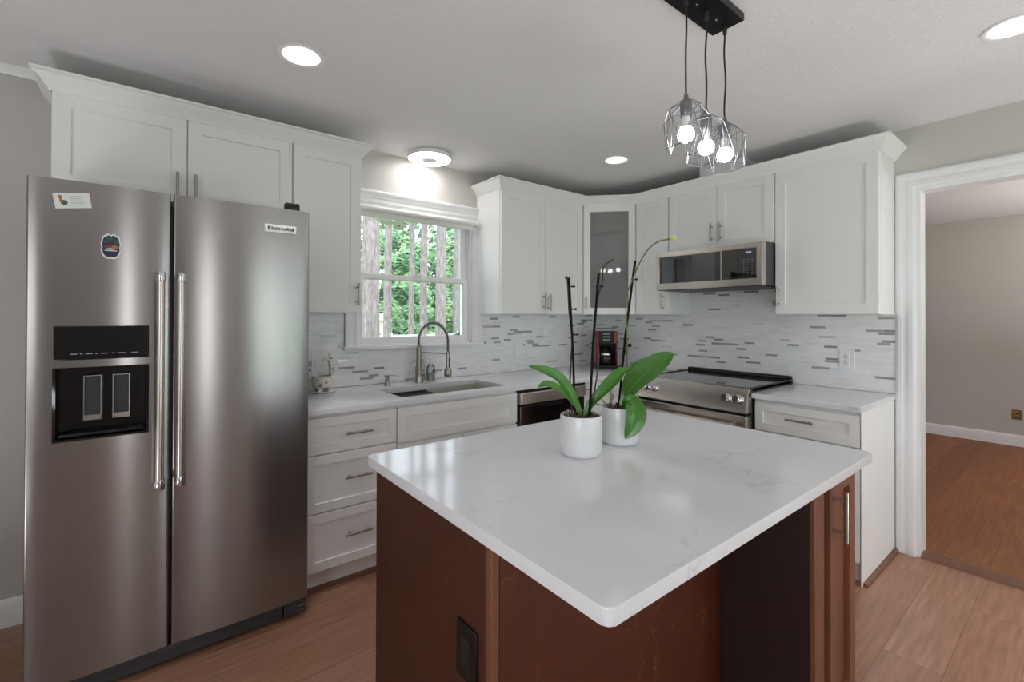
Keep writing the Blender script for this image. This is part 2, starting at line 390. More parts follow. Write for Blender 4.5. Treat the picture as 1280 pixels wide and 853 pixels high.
    def sweep(s, path, prof, closed_prof=True):
        """prof of (outward offset, z) swept along an open XY path, mitred; outward = right of travel"""
        n0 = len(s.bm.faces); P = [Vector((p[0], p[1], 0)) for p in path]; rings = []
        for i, p in enumerate(P):
            d0 = (p-P[i-1]).normalized() if i else None
            d1 = (P[i+1]-p).normalized() if i < len(P)-1 else None
            nr = lambda d: Vector((d.y, -d.x, 0))
            if d0 is None: mvec = nr(d1)
            elif d1 is None: mvec = nr(d0)
            else:
                a, b = nr(d0), nr(d1); mvec = (a+b); mvec = mvec/(1+a.dot(b))
            rings.append([s.bm.verts.new(p+mvec*o+Vector((0, 0, z))) for o, z in prof])
        n = len(prof)
        for a, b in zip(rings, rings[1:]):
            for k in range(n): s.bm.faces.new((a[k], a[(k+1) % n], b[(k+1) % n], b[k]))
        s.bm.faces.new(rings[0][::-1]); s.bm.faces.new(rings[-1])
        return s._done(n0)
    def shaker(s, x0, x1, z0, z1, yb, t=.02, fr=.057, rec=.009, open_=False):
        """shaker panel: back at y=yb, front at y=yb-t, facing -y"""
        s.flat = True
        n0 = len(s.bm.faces); yf = yb-t; b = .0015; ch = .003
        def ring(d, y): return [s.bm.verts.new((x0+d, y, z0+d)), s.bm.verts.new((x1-d, y, z0+d)), s.bm.verts.new((x1-d, y, z1-d)), s.bm.verts.new((x0+d, y, z1-d))]
        rings = [ring(0, yb), ring(0, yf+b), ring(b, yf), ring(fr, yf), ring(fr+ch*.35, yf+ch), ring(fr+ch*.35, yf+(t if open_ else rec))]
        for a, c in zip(rings, rings[1:]):
            for k in range(4): s.bm.faces.new((a[k], a[(k+1) % 4], c[(k+1) % 4], c[k]))
        if open_:
            a, c = rings[-1], rings[0]
            for k in range(4): s.bm.faces.new((a[k], a[(k+1) % 4], c[(k+1) % 4], c[k]))
        else:
            s.bm.faces.new(rings[-1]); s.bm.faces.new(rings[0][::-1])
        # stile/rail joint lines: hairline grooves
        return s._done(n0)
    def mat(s, i): s.mi = i; return s
    def build(s, name, mats, parent=None, smooth=None):
        if smooth is None: smooth = 20 if s.flat else 50
        bmesh.ops.recalc_face_normals(s.bm, faces=s.bm.faces)
        me = bpy.data.meshes.new(name); s.bm.to_mesh(me); s.bm.free()
        for q in (mats if isinstance(mats, (list, tuple)) else [mats]): me.materials.append(q)
        if smooth:
            me.polygons.foreach_set('use_smooth', [True]*len(me.polygons)); me.set_sharp_from_angle(angle=math.radians(smooth))
        o = bpy.data.objects.new(name, me); COL.objects.link(o)
        if parent: o.parent = parent
        return o
def tag(o, label=None, cat=None, group=None, kind=None):
    if label: o['label'] = label
    if cat: o['category'] = cat
    if group: o['group'] = group
    if kind: o['kind'] = kind
    return o
def thing(name, label, cat, loc=(0, 0, 0), rotz=0, group=None):
    o = bpy.data.objects.new(name, None); COL.objects.link(o); o.empty_display_size = .1
    o.location = loc; o.rotation_euler = (0, 0, rotz)
    return tag(o, label, cat, group)
def copy_tree(o, parent=None):
    c = o.copy(); COL.objects.link(c)
    if parent: c.parent = parent
    for ch in [q for q in list(COL.objects) if q.parent == o]: copy_tree(ch, c)
    return c
def struct(o): return tag(o, kind='structure')
def text_mesh(name, body, size, mtx, material, parent, depth=.0006):
    cu = bpy.data.curves.new(name, 'FONT'); cu.body = body; cu.size = size; cu.align_x = 'CENTER'; cu.align_y = 'CENTER'; cu.extrude = depth; cu.space_character = 1.12; cu.offset = .0006
    t = bpy.data.objects.new(name+'_src', cu); COL.objects.link(t)
    bpy.context.view_layer.update()
    me = bpy.data.meshes.new_from_object(t.evaluated_get(bpy.context.evaluated_depsgraph_get()))
    bpy.data.objects.remove(t); bpy.data.curves.remove(cu)
    me.transform(mtx); me.materials.clear(); me.materials.append(material)
    o = bpy.data.objects.new(name, me); COL.objects.link(o); o.parent = parent
    return o

# ------------------------------------------------------------------ room shell
CEIL = 2.455
WX0, WX1, WZ0, WZ1 = -2.39, -1.51, 1.165, 2.075       # window opening
DY0, DY1, DZ = -2.315, -3.30, 2.10                    # doorway in range wall
XL, YF = -5.2, -5.6                                   # left wall, wall behind the camera
NX, NY0, NY1 = 3.79, -5.6, 1.2                        # next room
struct(MB().box(XL-.12, .06, YF-.12, .12, -.05, 0).build('floor', floorm))
struct(MB().box(.06, NX+.12, NY0-.12, NY1+.12, -.05, 0).build('floor.001', floor2))
cl_ = MB(); cb2 = cl_.bm
def loop(pts):
    vs = [cb2.verts.new((x, y, CEIL)) for x, y in pts]
    return [cb2.edges.new((vs[k], vs[(k+1) % len(vs)])) for k in range(len(vs))]
CANS = [(-2.943, -.885), (-.887, -.879), (-.895, -2.765)]
ed = loop([(XL-.12, YF-.12), (.06, YF-.12), (.06, .12), (XL-.12, .12)])
for cx, cy in CANS: ed += loop([(cx+.076*math.cos(2*PI*k/40), cy+.076*math.sin(2*PI*k/40)) for k in range(40)])
bmesh.ops.triangle_fill(cb2, use_beauty=True, use_dissolve=False, edges=ed)
for f in cb2.faces:
    if f.normal.z > 0: f.normal_flip()
cl_.box(XL-.12, .06, YF-.12, .12, CEIL+.13, CEIL+.2)
struct(cl_.build('ceiling', ceilm, smooth=0))
struct(MB().box(.06, NX+.12, NY0-.12, NY1+.12, CEIL, CEIL+.1).build('ceiling.001', ceilm))
hole = lambda a, b, c, d: (lambda x, z: not (a < x < b and c < z < d))
struct(MB().cells([XL-.12, WX0, WX1, .12], [0, WZ0, WZ1, CEIL], hole(WX0, WX1, WZ0, WZ1), 0, .14, 'y').build('wall_back', wallp, smooth=0))
struct(MB().cells([YF-.12, DY1, DY0, 0], [0, DZ, CEIL], hole(DY1, DY0, -1, DZ), 0, .12, 'x').build('wall_right', wallp, smooth=0))
PX0, PX1, PZ1 = -2.35, -.25, 2.08                     # patio opening behind the camera
GX0, GX1 = -3.37, -3.21                               # narrow unseen window, added to reflect as a streak in the refrigerator door
struct(MB().cells([XL-.12, GX0, GX1, PX0, PX1, .12], [0, .04, .15, PZ1, 2.25, CEIL], lambda x, z: not ((PX0 < x < PX1 and .04 < z < PZ1) or (GX0 < x < GX1 and .15 < z < 2.25)), YF-.12, YF, 'y').build('wall_front', wallp, smooth=0))
gw = struct(MB().cells([GX0, GX0+.015, GX1-.015, GX1], [.15, .18, 2.22, 2.25], hole(GX0+.015, GX1-.015, .18, 2.22), YF-.09, YF-.05, 'y').build('added_streak_window', trimw))
MB().box(GX0+.01, GX1-.01, YF-.072, YF-.068, .17, 2.23).build('pane', glassm, gw)
SY0, SY1, SZ0, SZ1 = -4.5, -2.7, .85, 2.05            # side window
struct(MB().cells([YF, SY0, SY1, 0], [0, SZ0, SZ1, CEIL], hole(SY0, SY1, SZ0, SZ1), XL-.12, XL, 'x').build('wall_left', wallp, smooth=0))
struct(MB().box(NX, NX+.12, NY0, NY1, 0, CEIL).build('wall_far', wallp))
struct(MB().box(.12, NX, NY1, NY1+.12, 0, CEIL).build('wall_side', wallp))
struct(MB().box(.12, NX, NY0-.12, NY0, 0, CEIL).build('wall_side.001', wallp))
# baseboards
bbp = [(0, 0), (.014, 0), (.014, .085), (.010, .105), (.005, .118), (0, .12)]
struct(MB().sweep([(XL, -.001), (-3.77, -.001)], bbp).build('baseboard_left', trimw))
struct(MB().sweep([(NX-.001, NY1), (NX-.001, NY0)], bbp).build('baseboard_far', trimw))
struct(MB().sweep([(-.001, DY1-.1), (-.001, YF)], bbp).build('baseboard_right', trimw))
# small cove at ceiling, left of the cabinets
struct(MB().sweep([(XL, -.001), (-3.762, -.001)], [(0, CEIL-.04), (.008, CEIL-.04), (.03, CEIL-.012), (.03, CEIL-.001), (0, CEIL-.001)]).build('trim_1', trimw))
# door casing + jamb
cw = .092
def casing_profile(w): return [(0, 0), (0, .010), (.012, .018), (.03, .018), (.036, .014), (.05, .014), (.058, .019), (w-.012, .022), (w, .016), (w, 0)]
d = MB()
for xs, sg in ((0, -1), (.12, 1)):
    V = d.bm.verts; rings = [[V.new((xs+sg*t, y(q), z(q))) for q, t in casing_profile(cw)] for y, z in (
        (lambda q: DY0+cw-q, lambda q: 0), (lambda q: DY0+cw-q, lambda q: DZ+cw-q), (lambda q: DY1-cw+q, lambda q: DZ+cw-q), (lambda q: DY1-cw+q, lambda q: 0))]
    for A, B in zip(rings, rings[1:]):
        for k in range(len(A)): d.bm.faces.new((A[k], A[(k+1) % len(A)], B[(k+1) % len(A)], B[k]))
    d.bm.faces.new(rings[0]); d.bm.faces.new(rings[-1][::-1])
d.box(.0, .12, DY0-.018, DY0, 0, DZ); d.box(.0, .12, DY1, DY1+.018, 0, DZ); d.box(.0, .12, DY1+.018, DY0-.018, DZ-.018, DZ)
struct(d.build('door_1', trimw))
th = MB().prism([(-.01, 0), (-.005, .012), (.03, .02), (.075, .02), (.105, .010), (.11, 0)], DY1+.018, DY0-.018, 'y')
struct(th.build('trim_2', shoe))
# backsplash
bs = MB()
bs.cells([-2.875, -2.472, -1.428, -.008], [.913, 1.153, 1.376], hole(-2.472, -1.428, 1.153, 1.5), -.008, -.0005, 'y')
bs.cells([-2.222, -1.682, -.922, -.0005], [.913, 1.376, 1.555], lambda y, z: z < 1.376 or -1.682 < y < -.922, -.008, -.0005, 'x')
tag(bs.build('trim_3', tile, smooth=0), kind='structure')

# ------------------------------------------------------------------ kitchen window
win = MB()
win.prism([(WX0-.08, WZ0-.004), (WX0, WZ0-.004), (WX0, WZ1), (WX0-.08, WZ1+.1)], -.018, -.0005, 'y', .002)
win.prism([(WX1, WZ0-.004), (WX1+.08, WZ0-.004), (WX1+.08, WZ1+.1), (WX1, WZ1)], -.018, -.0005, 'y', .002)
win.prism([(WX0-.08, WZ1+.1), (WX0, WZ1), (WX1, WZ1), (WX1+.08, WZ1+.1)], -.018, -.0005, 'y', .002)
for sx_ in (-1, 1):
    xo = WX0-.08 if sx_ < 0 else WX1+.08-.02
    win.box(xo, xo+.02, -.026, -.017, WZ0, WZ1+.1, .003)
    xi = WX0-.014 if sx_ < 0 else WX1+.004
    win.box(xi, xi+.010, -.022, -.017, WZ0, WZ1, .002)
win.sweep([(WX0-.083, -.001), (WX1+.083, -.001)], [(0, WZ1+.06), (.022, WZ1+.06), (.026, WZ1+.075), (.034, WZ1+.088), (.036, WZ1+.1), (.02, WZ1+.112), (0, WZ1+.112)])
win.sweep([(WX0-.08, -.001), (WX1+.08, -.001)], [(0, WZ1+.03), (.024, WZ1+.03), (.024, WZ1+.04), (0, WZ1+.04)])
# jambs
win.box(WX0, WX0+.012, 0, .14, WZ0, WZ1); win.box(WX1-.012, WX1, 0, .14, WZ0, WZ1); win.box(WX0, WX1, 0, .14, WZ1-.012, WZ1); win.box(WX0, WX1, 0, .14, WZ0, WZ0+.012)
wobj = struct(win.build('window_1', trimw))
MB().box(WX0-.092, WX1+.086, -.052, .02, WZ0-.022, WZ0+.0, .005).build('window_sill', trimw, wobj)
mid = 1.625
def sash(z0, z1, y, bot, top):
    s_ = MB(); a, b = WX0+.012, WX1-.012; w = .040
    s_.cells([a, a+w, b-w, b], [z0, z0+bot, z1-top, z1], hole(a+w, b-w, z0+bot, z1-top), y, y+.03, 'y', .003)
    o = s_.build('sash', trimw, wobj)
    MB().box(a+w-.004, b-w+.004, y+.012, y+.016, z0+bot-.004, z1-top+.004).build('pane', glassm, o)
sash(WZ0+.012, mid+.018, .03, .040, .034)
sash(mid-.018, WZ1-.012, .065, .034, .03)
lk = MB().box(-1.98, -1.92, .018, .03, mid+.018, mid+.03, .003)
lk.build('sash_lock', trimw, wobj)
rb = thing('roller_blind', 'white rolled-up roller blind across the top of the window', 'blind', (WX0-.01, -.045, 2.06))
MB().cyl((0, 0, 0), (.90, 0, 0), .02, 20).build('roll', blind, rb)
for x in (-.012, .902): MB().box(x, x+.008, -.022, .0265, -.024, .024, .003).build('bracket', trimw, rb)
MB().box(.008, .892, .012, .020, -.05, -.010, .003).build('hem_bar', blind, rb)

# ------------------------------------------------------------------ windows behind the camera
pw = MB()
for a, b in ((PX0, (PX0+PX1)/2+.02), ((PX0+PX1)/2-.02, PX1)):
    pw.cells([a, a+.07, b-.07, b], [.04, .13, PZ1-.08, PZ1], hole(a+.07, b-.07, .13, PZ1-.08), YF-.09, YF-.05, 'y', .003)
po = struct(pw.build('door_2', trimw))
MB().box(PX0+.06, PX1-.06, YF-.072, YF-.068, .12, PZ1-.07).build('pane', glassm, po)
sw = MB()
for a, b in ((SY0, (SY0+SY1)/2+.02), ((SY0+SY1)/2-.02, SY1)):
    sw.cells([a, a+.05, b-.05, b], [SZ0, SZ0+.05, SZ1-.05, SZ1], hole(a+.05, b-.05, SZ0+.05, SZ1-.05), XL-.09, XL-.05, 'x', .003)
so = struct(sw.build('window_2', trimw))
MB().box(XL-.072, XL-.068, SY0+.04, SY1-.04, SZ0+.04, SZ1-.04).build('pane', glassm, so)

# ------------------------------------------------------------------ cabinet helpers
HPROTO = {}
def pull(parent, c, length=.13, vertical=True, material=None, off=.032):
    """bar pull, centred at c on a face looking along -y"""
    m_ = MB(); x, y, z = c; h = length/2; sp_ = length*.32
    if vertical:
        m_.cyl((x, y-off, z-h), (x, y-off, z+h), .006, 14)
        for s_ in (-1, 1): m_.cyl((x, y+.0005, z+s_*sp_), (x, y-off, z+s_*sp_), .0045, 12)
    else:
        m_.cyl((x-h, y-off, z), (x+h, y-off, z), .006, 14)
        for s_ in (-1, 1): m_.cyl((x+s_*sp_, y+.0005, z), (x+s_*sp_, y-off, z), .0045, 12)
    return m_.build('handle', material or nickel, parent)
UB, UT, UD = 1.377, 2.285, .311      # wall cabinets: bottom, top, depth incl. door
def wall_cabinet(label, loc, rotz, w, zb, zt, doors, depth=UD, group=None, name='wall_cabinet'):
    """local: x 0..w, back y=0, front y=-depth; doors: list of (x0,x1,handle_x or None, handle_z)"""
    t = thing(name, label, 'cabinet', (loc[0], loc[1], zb), rotz, group)
    MB().box(.0008, w-.0008, -(depth-.021), -.0005, 0, zt-zb, .0015).build('body', white, t)
    for (x0, x1, hx, hz) in doors:
        dr = MB().shaker(x0, x1, .003, zt-zb-.004, -(depth-.0212)).build('door', white, t)
        if hx is not None: pull(dr, (hx, -depth-.001, hz-zb), .13)
    return t
LX0, LX1, LX2 = -3.761, -2.844, -2.473
wall_cabinet('white two-door wall cabinet above the refrigerator', (LX0, -.0005), 0, LX1-LX0, 1.885, UT,
             [(.004, .4565, .42, 1.955), (.4605, .913, .49, 1.955)], group='white wall cabinets')
wall_cabinet('tall narrow white wall cabinet left of the window', (LX1, -.0005), 0, LX2-LX1, UB, UT,
             [(.006, .366, .346, 1.485)], group='white wall cabinets')
RX0, RX1 = -1.463, -.603
wall_cabinet('white two-door wall cabinet right of the window', (RX0, -.0005), 0, RX1-RX0, UB, UT,
             [(.006, .430, .405, 1.475), (.434, .848, .462, 1.468)], group='white wall cabinets')
# corner cabinet: pentagon body, glass door on the diagonal
cc = thing('corner_cabinet', 'white diagonal corner wall cabinet with dark glass door', 'cabinet', (-.0005, -.0005, UB))
ca, cb_ = .6005, .612
hh = UT-UB
dep = UD-.021
MB().prism([(0, 0), (-ca, 0), (-ca, -dep), (-dep, -cb_), (0, -cb_)], 0, hh, 'z', .0015).build('body', white, cc)
p0 = Vector((-ca, -dep, 0)); p1 = Vector((-dep, -cb_, 0)); dl = (p1-p0).length; ang = math.atan2(p1.y-p0.y, p1.x-p0.x)
DM = Matrix.Translation(p0) @ Matrix.Rotation(ang, 4, 'Z')
dd = MB().shaker(.004+.012, dl-.004-.012, .003, hh-.004, -.0005, fr=.052, open_=True)
bmesh.ops.transform(dd.bm, matrix=DM, verts=dd.bm.verts); cdoor = dd.build('door', white, cc)
g_ = MB().box(.06, dl-.06, -.011, -.005, .05, hh-.05); bmesh.ops.transform(g_.bm, matrix=DM, verts=g_.bm.verts); tag(g_.build('glass', frost, cdoor), 'dark frosted glass')
hp = pull(cdoor, (0.035, -.021, .092), .10); hp.data.transform(DM)
# range wall uppers: rotz -90: local x -> world -y, local -y -> world -x
R90 = -PI/2
wall_cabinet('narrow white wall cabinet between glass corner cabinet and microwave', (-.0005, -.616), R90, .302, UB, UT,
             [(.004, .296, .262, 1.475)], group='white wall cabinets')
wall_cabinet('short white two-door wall cabinet above the microwave', (-.0005, -.920), R90, .761, 1.838, UT,
             [(.006, .379, .35, 1.955), (.383, .756, .412, 1.955)], group='white wall cabinets')
wall_cabinet('wide white wall cabinet beside the doorway casing', (-.0005, -1.683), R90, .538, UB, UT,
             [(.004, .534, .025, 1.487)], group='white wall cabinets')
crown = [(0, UT-.006), (.006, UT-.006), (.009, UT+.006), (.016, UT+.012), (.030, UT+.034), (.046, UT+.048), (.048, UT+.053), (.056, UT+.057), (.056, UT+.066), (0, UT+.066)]
tag(MB().sweep([(LX0, -.001), (LX0, -UD), (LX2, -UD), (LX2, -.001)], crown).build('crown_molding', white),
    'white crown molding along the cabinets above the refrigerator', 'molding')
tag(MB().sweep([(RX0, -.001), (RX0, -UD), (-.602, -UD), (-UD, -.6135), (-UD, -2.221), (-.001, -2.221)], crown).build('crown_molding', white),
    'white crown molding running around the corner cabinets and over microwave', 'molding')
tag(MB().box(-.27, -.001, -1.47, -1.15, UT+.001, CEIL-.001, .002).build('duct_cover', trimw),
    'white box duct cover on top of the cabinet above microwave', 'duct cover')

# ------------------------------------------------------------------ base cabinets
CT, CH = .911, .881          # counter top, underside
def base_cabinet(label, loc, rotz, w, fronts, depth=.615, kick=True, name='base_cabinet', kside=None, group='white base cabinets'):
    t = thing(name, label, 'cabinet', (loc[0], loc[1], 0), rotz, group)
    b = MB()
    if name == 'sink_cabinet':
        yf = -(depth-.021); b.cells([.0008, .02, w-.02, w-.0008], [yf, yf+.018, -.018, -.0005], hole(.02, w-.02, yf+.018, -.018), .12, CH-.001, 'z').box(.0008, w-.0008, yf, -.0005, .105, .1205)
    else: b.box(.0008, w-.0008, -(depth-.021), -.0005, .105, CH-.001, .0015)
    b.box(.0008, w-.0008, -.54, -.01, 0.0, .106)
    b.build('body', white, t)
    for (kind, x0, x1, z0, z1, hx, hz) in fronts:
        fr = .045 if kind != 'door' else .057
        f = MB().shaker(x0, x1, z0, z1, -(depth-.0212), fr=fr if kind != 'wide' else .05).build('door' if kind == 'door' else 'drawer', white, t)
        if hx is not None: pull(f, (hx, -depth-.001, hz), .135, kind == 'door')
    return t
DX0, DX1, DX2, DX3 = -2.862, -2.384, -1.548, -.926
dw_ = DX1-DX0
base_cabinet('white three-drawer base cabinet between refrigerator and sink', (DX0, -.009), 0, dw_,
             [('drawer', .012, dw_-.006, .685, .862, .262, .775), ('drawer', .012, dw_-.006, .402, .678, .262, .556), ('drawer', .012, dw_-.006, .118, .395, .262, .27)], depth=.607)
sw_ = DX2-DX1
base_cabinet('white base cabinet under the sink with a wide false drawer front', (DX1, -.009), 0, sw_,
             [('wide', .006, sw_-.006, .672, .862, None, 0), ('door', .006, sw_/2-.002, .118, .660, sw_/2-.04, .58), ('door', sw_/2+.002, sw_-.006, .118, .660, sw_/2+.04, .58)], depth=.607, name='sink_cabinet')
# corner base
cbn = thing('corner_base_cabinet', 'white corner base cabinet behind the two orchids', 'cabinet', (0, 0, 0), 0, 'white base cabinets')
MB().cells([-.922, -.60, -.009], [-.915, -.594, -.009], lambda x, y: not (x < -.6 and y < -.594), .105, CH-.001, 'z').build('body', white, cbn)
MB().cells([-.922, -.55, -.03], [-.915, -.55, -.03], lambda x, y: not (x < -.55 and y < -.55), 0, .104, 'z').build('toe_kick', white, cbn)
d1 = MB().shaker(-.918, -.624, .118, .862, -.5945).build('door', white, cbn); pull(d1, (-.89, -.616, .78), .13)
d2 = MB().shaker(.0, .28, .118, .862, 0)
bmesh.ops.transform(d2.bm, matrix=Matrix.Translation((-.6005, -.63, 0)) @ Matrix.Rotation(R90, 4, 'Z'), verts=d2.bm.verts); d2.build('door', white, cbn)
# right end base
rw = .524
base_cabinet('white base cabinet with one drawer beside the doorway', (-.009, -1.690), R90, rw,
             [('drawer', .008, rw-.003, .700, .860, rw/2-.01, .79), ('door', .008, rw-.003, .118, .692, .04, .6)], depth=.611)
side = MB().box(-.6205, -.010, -2.2195, -2.2145, 0.0, CH-.001, .001)
tag(side.build('end_panel', white), 'white end panel closing the base cabinet by the doorway', 'panel')
struct(MB().prism([(-2.2396, 0), (-2.2396, .006), (-2.234, .015), (-2.2265, .019), (-2.22, .019), (-2.22, 0)], -.6, -.02, 'x').build('trim_4', shoe))
struct(MB().prism([(-.5665, 0), (-.5665, .005), (-.562, .014), (-.556, .018), (-.5495, .018), (-.5495, 0)], -2.86, -1.55, 'x').build('trim_5', shoe))
struct(MB().box(-2.86, -1.55, -.5495, -.5492, .03, .045).build('trim_6', trimw))

# countertops
SX0, SX1, SYa, SYb = -2.335, -1.605, -.205, -.565      # sink opening
xs = [-2.868, SX0, SX1, -.642, -.0085]; ys = [-.917, -.642, SYb, SYa, -.0085]
ct = MB().cells(xs, ys, lambda x, y: (y > -.642 or x > -.642) and not (SX0 < x < SX1 and SYb < y < SYa), CH, CT, 'z', .003)
tag(ct.build('countertop', quartz), 'white quartz L-shaped countertop with the sink cut into it', 'countertop')
tag(MB().box(-.642, -.0085, -2.224, -1.687, CH, CT, .003).build('countertop', quartz), 'short white quartz countertop between range and doorway', 'countertop')

# sink
sk_ = thing('kitchen_sink', 'undermount stainless steel sink below the window', 'sink', ((SX0+SX1)/2, (SYa+SYb)/2, .66))
a, b = (SX1-SX0)/2, (SYa-SYb)/2
z1 = CH-.66-.001
s_ = MB()
bm_ = s_.bm
def rectring(dx, dy, z): return [bm_.verts.new(q) for q in ((-dx, -dy, z), (dx, -dy, z), (dx, dy, z), (-dx, dy, z))]
rs = [rectring(a+.02, b+.02, z1-.004), rectring(a+.02, b+.02, z1), rectring(a+.004, b+.004, z1), rectring(a+.002, b+.002, z1-.004), rectring(a-.006, b-.006, .012), rectring(a-.014, b-.014, .003), rectring(.05, .05, 0)]
for p, q in zip(rs, rs[1:]):
    for k in range(4): bm_.faces.new((p[k], p[(k+1) % 4], q[(k+1) % 4], q[k]))
bm_.faces.new(rs[-1])
s_.build('basin', sinkm, sk_, smooth=20)
MB().lathe([(.045, .001), (.05, .004), (.03, .003), (.028, .001)], (0, .05, .0), 24).build('drain', chrome, sk_)
rk = thing('drying_rack', 'dark roll-up rod drying rack over left half of the sink', 'rack', (SX0+.02, (SYa+SYb)/2, CH-.012))
for k in range(14):
    MB().cyl((.012+k*.0225, -b+.004, 0), (.012+k*.0225, b-.004, 0), .0035, 8).build('rod', darksteel, rk)
for y in (-b+.006, b-.006): MB().box(.0, .32, y-.004, y+.004, -.006, .006, .002).build('side_strip', black, rk)

# ------------------------------------------------------------------ refrigerator
FX0, FX1, FG = -3.766, -2.868, -3.3715
FZ0, FZ1, FYF = .088, 1.832, -.742
fr = thing('refrigerator', 'stainless steel side-by-side refrigerator with water dispenser', 'refrigerator', (0, 0, 0))
MB().box(FX0+.006, FX1-.006, -.655, -.06, .03, 1.80, .006).build('body', dkgrey, fr)
def fdoor(x0, x1, holes):
    m_ = MB(); bm = m_.bm; yb = -.668; R = .006; bow = .010
    prof = []
    for k in range(5):
        an = PI/2*k/4; prof.append((x0+R-R*math.cos(an), FYF+bow+R-R*math.sin(an)))
    xm = sorted(set([round(x0+R+(x1-x0-2*R)*k/16, 4) for k in range(1, 16)]+[h[i] for h in holes for i in (0, 1)]))
    for x in xm: prof.append((x, None))
    for k in range(5):
        an = PI/2*(1-k/4); prof.append((x1-R+R*math.cos(an), FYF+bow+R-R*math.sin(an)))
    L = x1-x0
    P = []
    for x, y in prof:
        tt = (2*(x-x0)/L-1); by = FYF+bow*tt*tt
        if y is not None: by = y
        P.append((x, by))
    zs = sorted(set([FZ0, FZ1]+[h[i] for h in holes for i in (2, 3)]))
    V = [[bm.verts.new((x, y, z)) for x, y in P] for z in zs]
    n = len(P)
    for j in range(len(zs)-1):
        for i in range(n-1):
            cx, cz = (P[i][0]+P[i+1][0])/2, (zs[j]+zs[j+1])/2
            if any(h[0] < cx < h[1] and h[2] < cz < h[3] for h in holes): continue
            bm.faces.new((V[j][i], V[j][i+1], V[j+1][i+1], V[j+1][i]))
    bl = [(bm.verts.new((x0, yb, z)), bm.verts.new((x1, yb, z))) for z in zs]
    for j in range(len(zs)-1):
        bm.faces.new((bl[j][0], V[j][0], V[j+1][0], bl[j+1][0])); bm.faces.new((V[j][-1], bl[j][1], bl[j+1][1], V[j+1][-1]))
        bm.faces.new((bl[j][1], bl[j][0], bl[j+1][0], bl[j+1][1]))
    bm.faces.new([bl[0][0], bl[0][1]]+V[0][::-1]); bm.faces.new([bl[-1][1], bl[-1][0]]+V[-1])
    return m_.build('door', ss, fr, 30)
HX0, HX1 = -3.695, -3.443
fdl = fdoor(FX0, FG-.005, [(HX0, HX1, .926, 1.176), (HX0, HX1, 1.207, 1.320)])
fdr = fdoor(FG+.005, FX1, [])
dcp = MB().box(HX0-.003, HX1+.003, FYF-.0035, FYF+.02, 1.204, 1.323, .003)
dp = tag(dcp.build('dispenser_display', blackgl, fdl), 'glossy black display strip')
mk = MB()
for i, x in enumerate([-3.655, -3.63, -3.615, -3.59, -3.575, -3.545, -3.53, -3.515, -3.49]):
    mk.box(x, x+(.018 if i % 2 == 0 else .007), FYF-.0045, FYF-.003, 1.2235, 1.2262)
mk.build('display_lettering', greym, dp)
# dispenser cavity
cv = MB(); bm = cv.bm
def rr_(dx, y, dz): return [bm.verts.new(q) for q in ((HX0+dx, y, .926+dz), (HX1-dx, y, .926+dz), (HX1-dx, y, 1.176-dz*.4), (HX0+dx, y, 1.176-dz*.4))]
R_ = [rr_(-.004, FYF-.004, -.004), rr_(.004, FYF-.003, .004), rr_(.008, FYF+.055, .018)]
for p, q in zip(R_, R_[1:]):
    for k in range(4): bm.faces.new((p[k], p[(k+1) % 4], q[(k+1) % 4], q[k]))
bm.faces.new(R_[-1])
cav = tag(cv.build("dispenser_cavity", blackgl, fdl, 15), 'black ice and water recess')
for x in (-3.620, -3.541):
    p_ = MB().box(x, x+.043, FYF+.030, FYF+.05, 1.00, 1.142, .002).build('dispenser_paddle', padm, cav)
    q_ = MB().cells([x-.003, x, x+.043, x+.046], [.985, 1.003, 1.142, 1.145], hole(x, x+.043, 1.003, 1.142), FYF+.026, FYF+.033, 'y'); tag(q_.build('paddle_frame', chrome, cav), 'chrome frame')
MB().box(HX0+.012, HX1-.012, FYF+.002, FYF+.05, .936, .946, .003).build('drip_tray', black, cav)
# handles
for x, dd_ in ((-3.406, fdl), (-3.344, fdr)):
    h_ = MB().cyl((x, -.80, .75), (x, -.80, 1.49), .0128, 24).build('handle', ss2, dd_)
    for z0, z1_ in ((.715, .752), (1.488, 1.523)):
        c_ = MB()
        c_.lathe([(.0145, z0), (.0155, z0+.003), (.0155, z1_-.003), (.0145, z1_)], (x, -.80, 0), 24)
        zc = (z0+z1_)/2; c_.box(x-.011, x+.011, -.795, FYF+.012, zc-.012, zc+.012, .003)
        c_.build('handle_cap', chrome, h_)
# badge
bd = MB().box(-3.052, -2.926, FYF-.002, FYF+.012, 1.724, 1.757, .002).build('badge', paper, fdr)
def facing_minus_y(x, y, z): return Matrix.Translation((x, y, z)) @ Matrix.Rotation(PI/2, 4, 'X')
text_mesh('badge_lettering', 'KitchenAid', .0205, facing_minus_y(-2.989, FYF-.0024, 1.741), black, bd)
gr_ = MB().box(FX0+.01, FX1-.10, -.715, -.66, .018, .078, .004)
gr_.box(FX0+.01, FX1-.10, -.722, -.71, .06, .08, .003)
gr_.build('toe_grille', dkgrey, fr)
tag(MB().box(FX1-.095, FX1-.004, -.72, -.66, .018, .076, .004).box(FX1-.085, FX1-.03, -.726, -.715, .030, .068, .003).build('corner_bracket', dkgrey, fr), 'separate corner piece of the grille')
hb = MB().cyl((FX1-.02, -.705, .02), (FX1-.02, -.705, .086), .007, 12)
hb.box(FX1-.034, FX1-.006, -.728, -.69, .05, .058, .001); hb.box(FX1-.03, FX1-.006, -.728, -.7, .03, .036, .001)
hb.build('hinge', nickel, fr)
for x in (FX0+.08, FX1-.08):
    for y in (-.6, -.12): MB().cyl((x, y, 0), (x, y, .035), .02, 14).build('foot', black, fr)
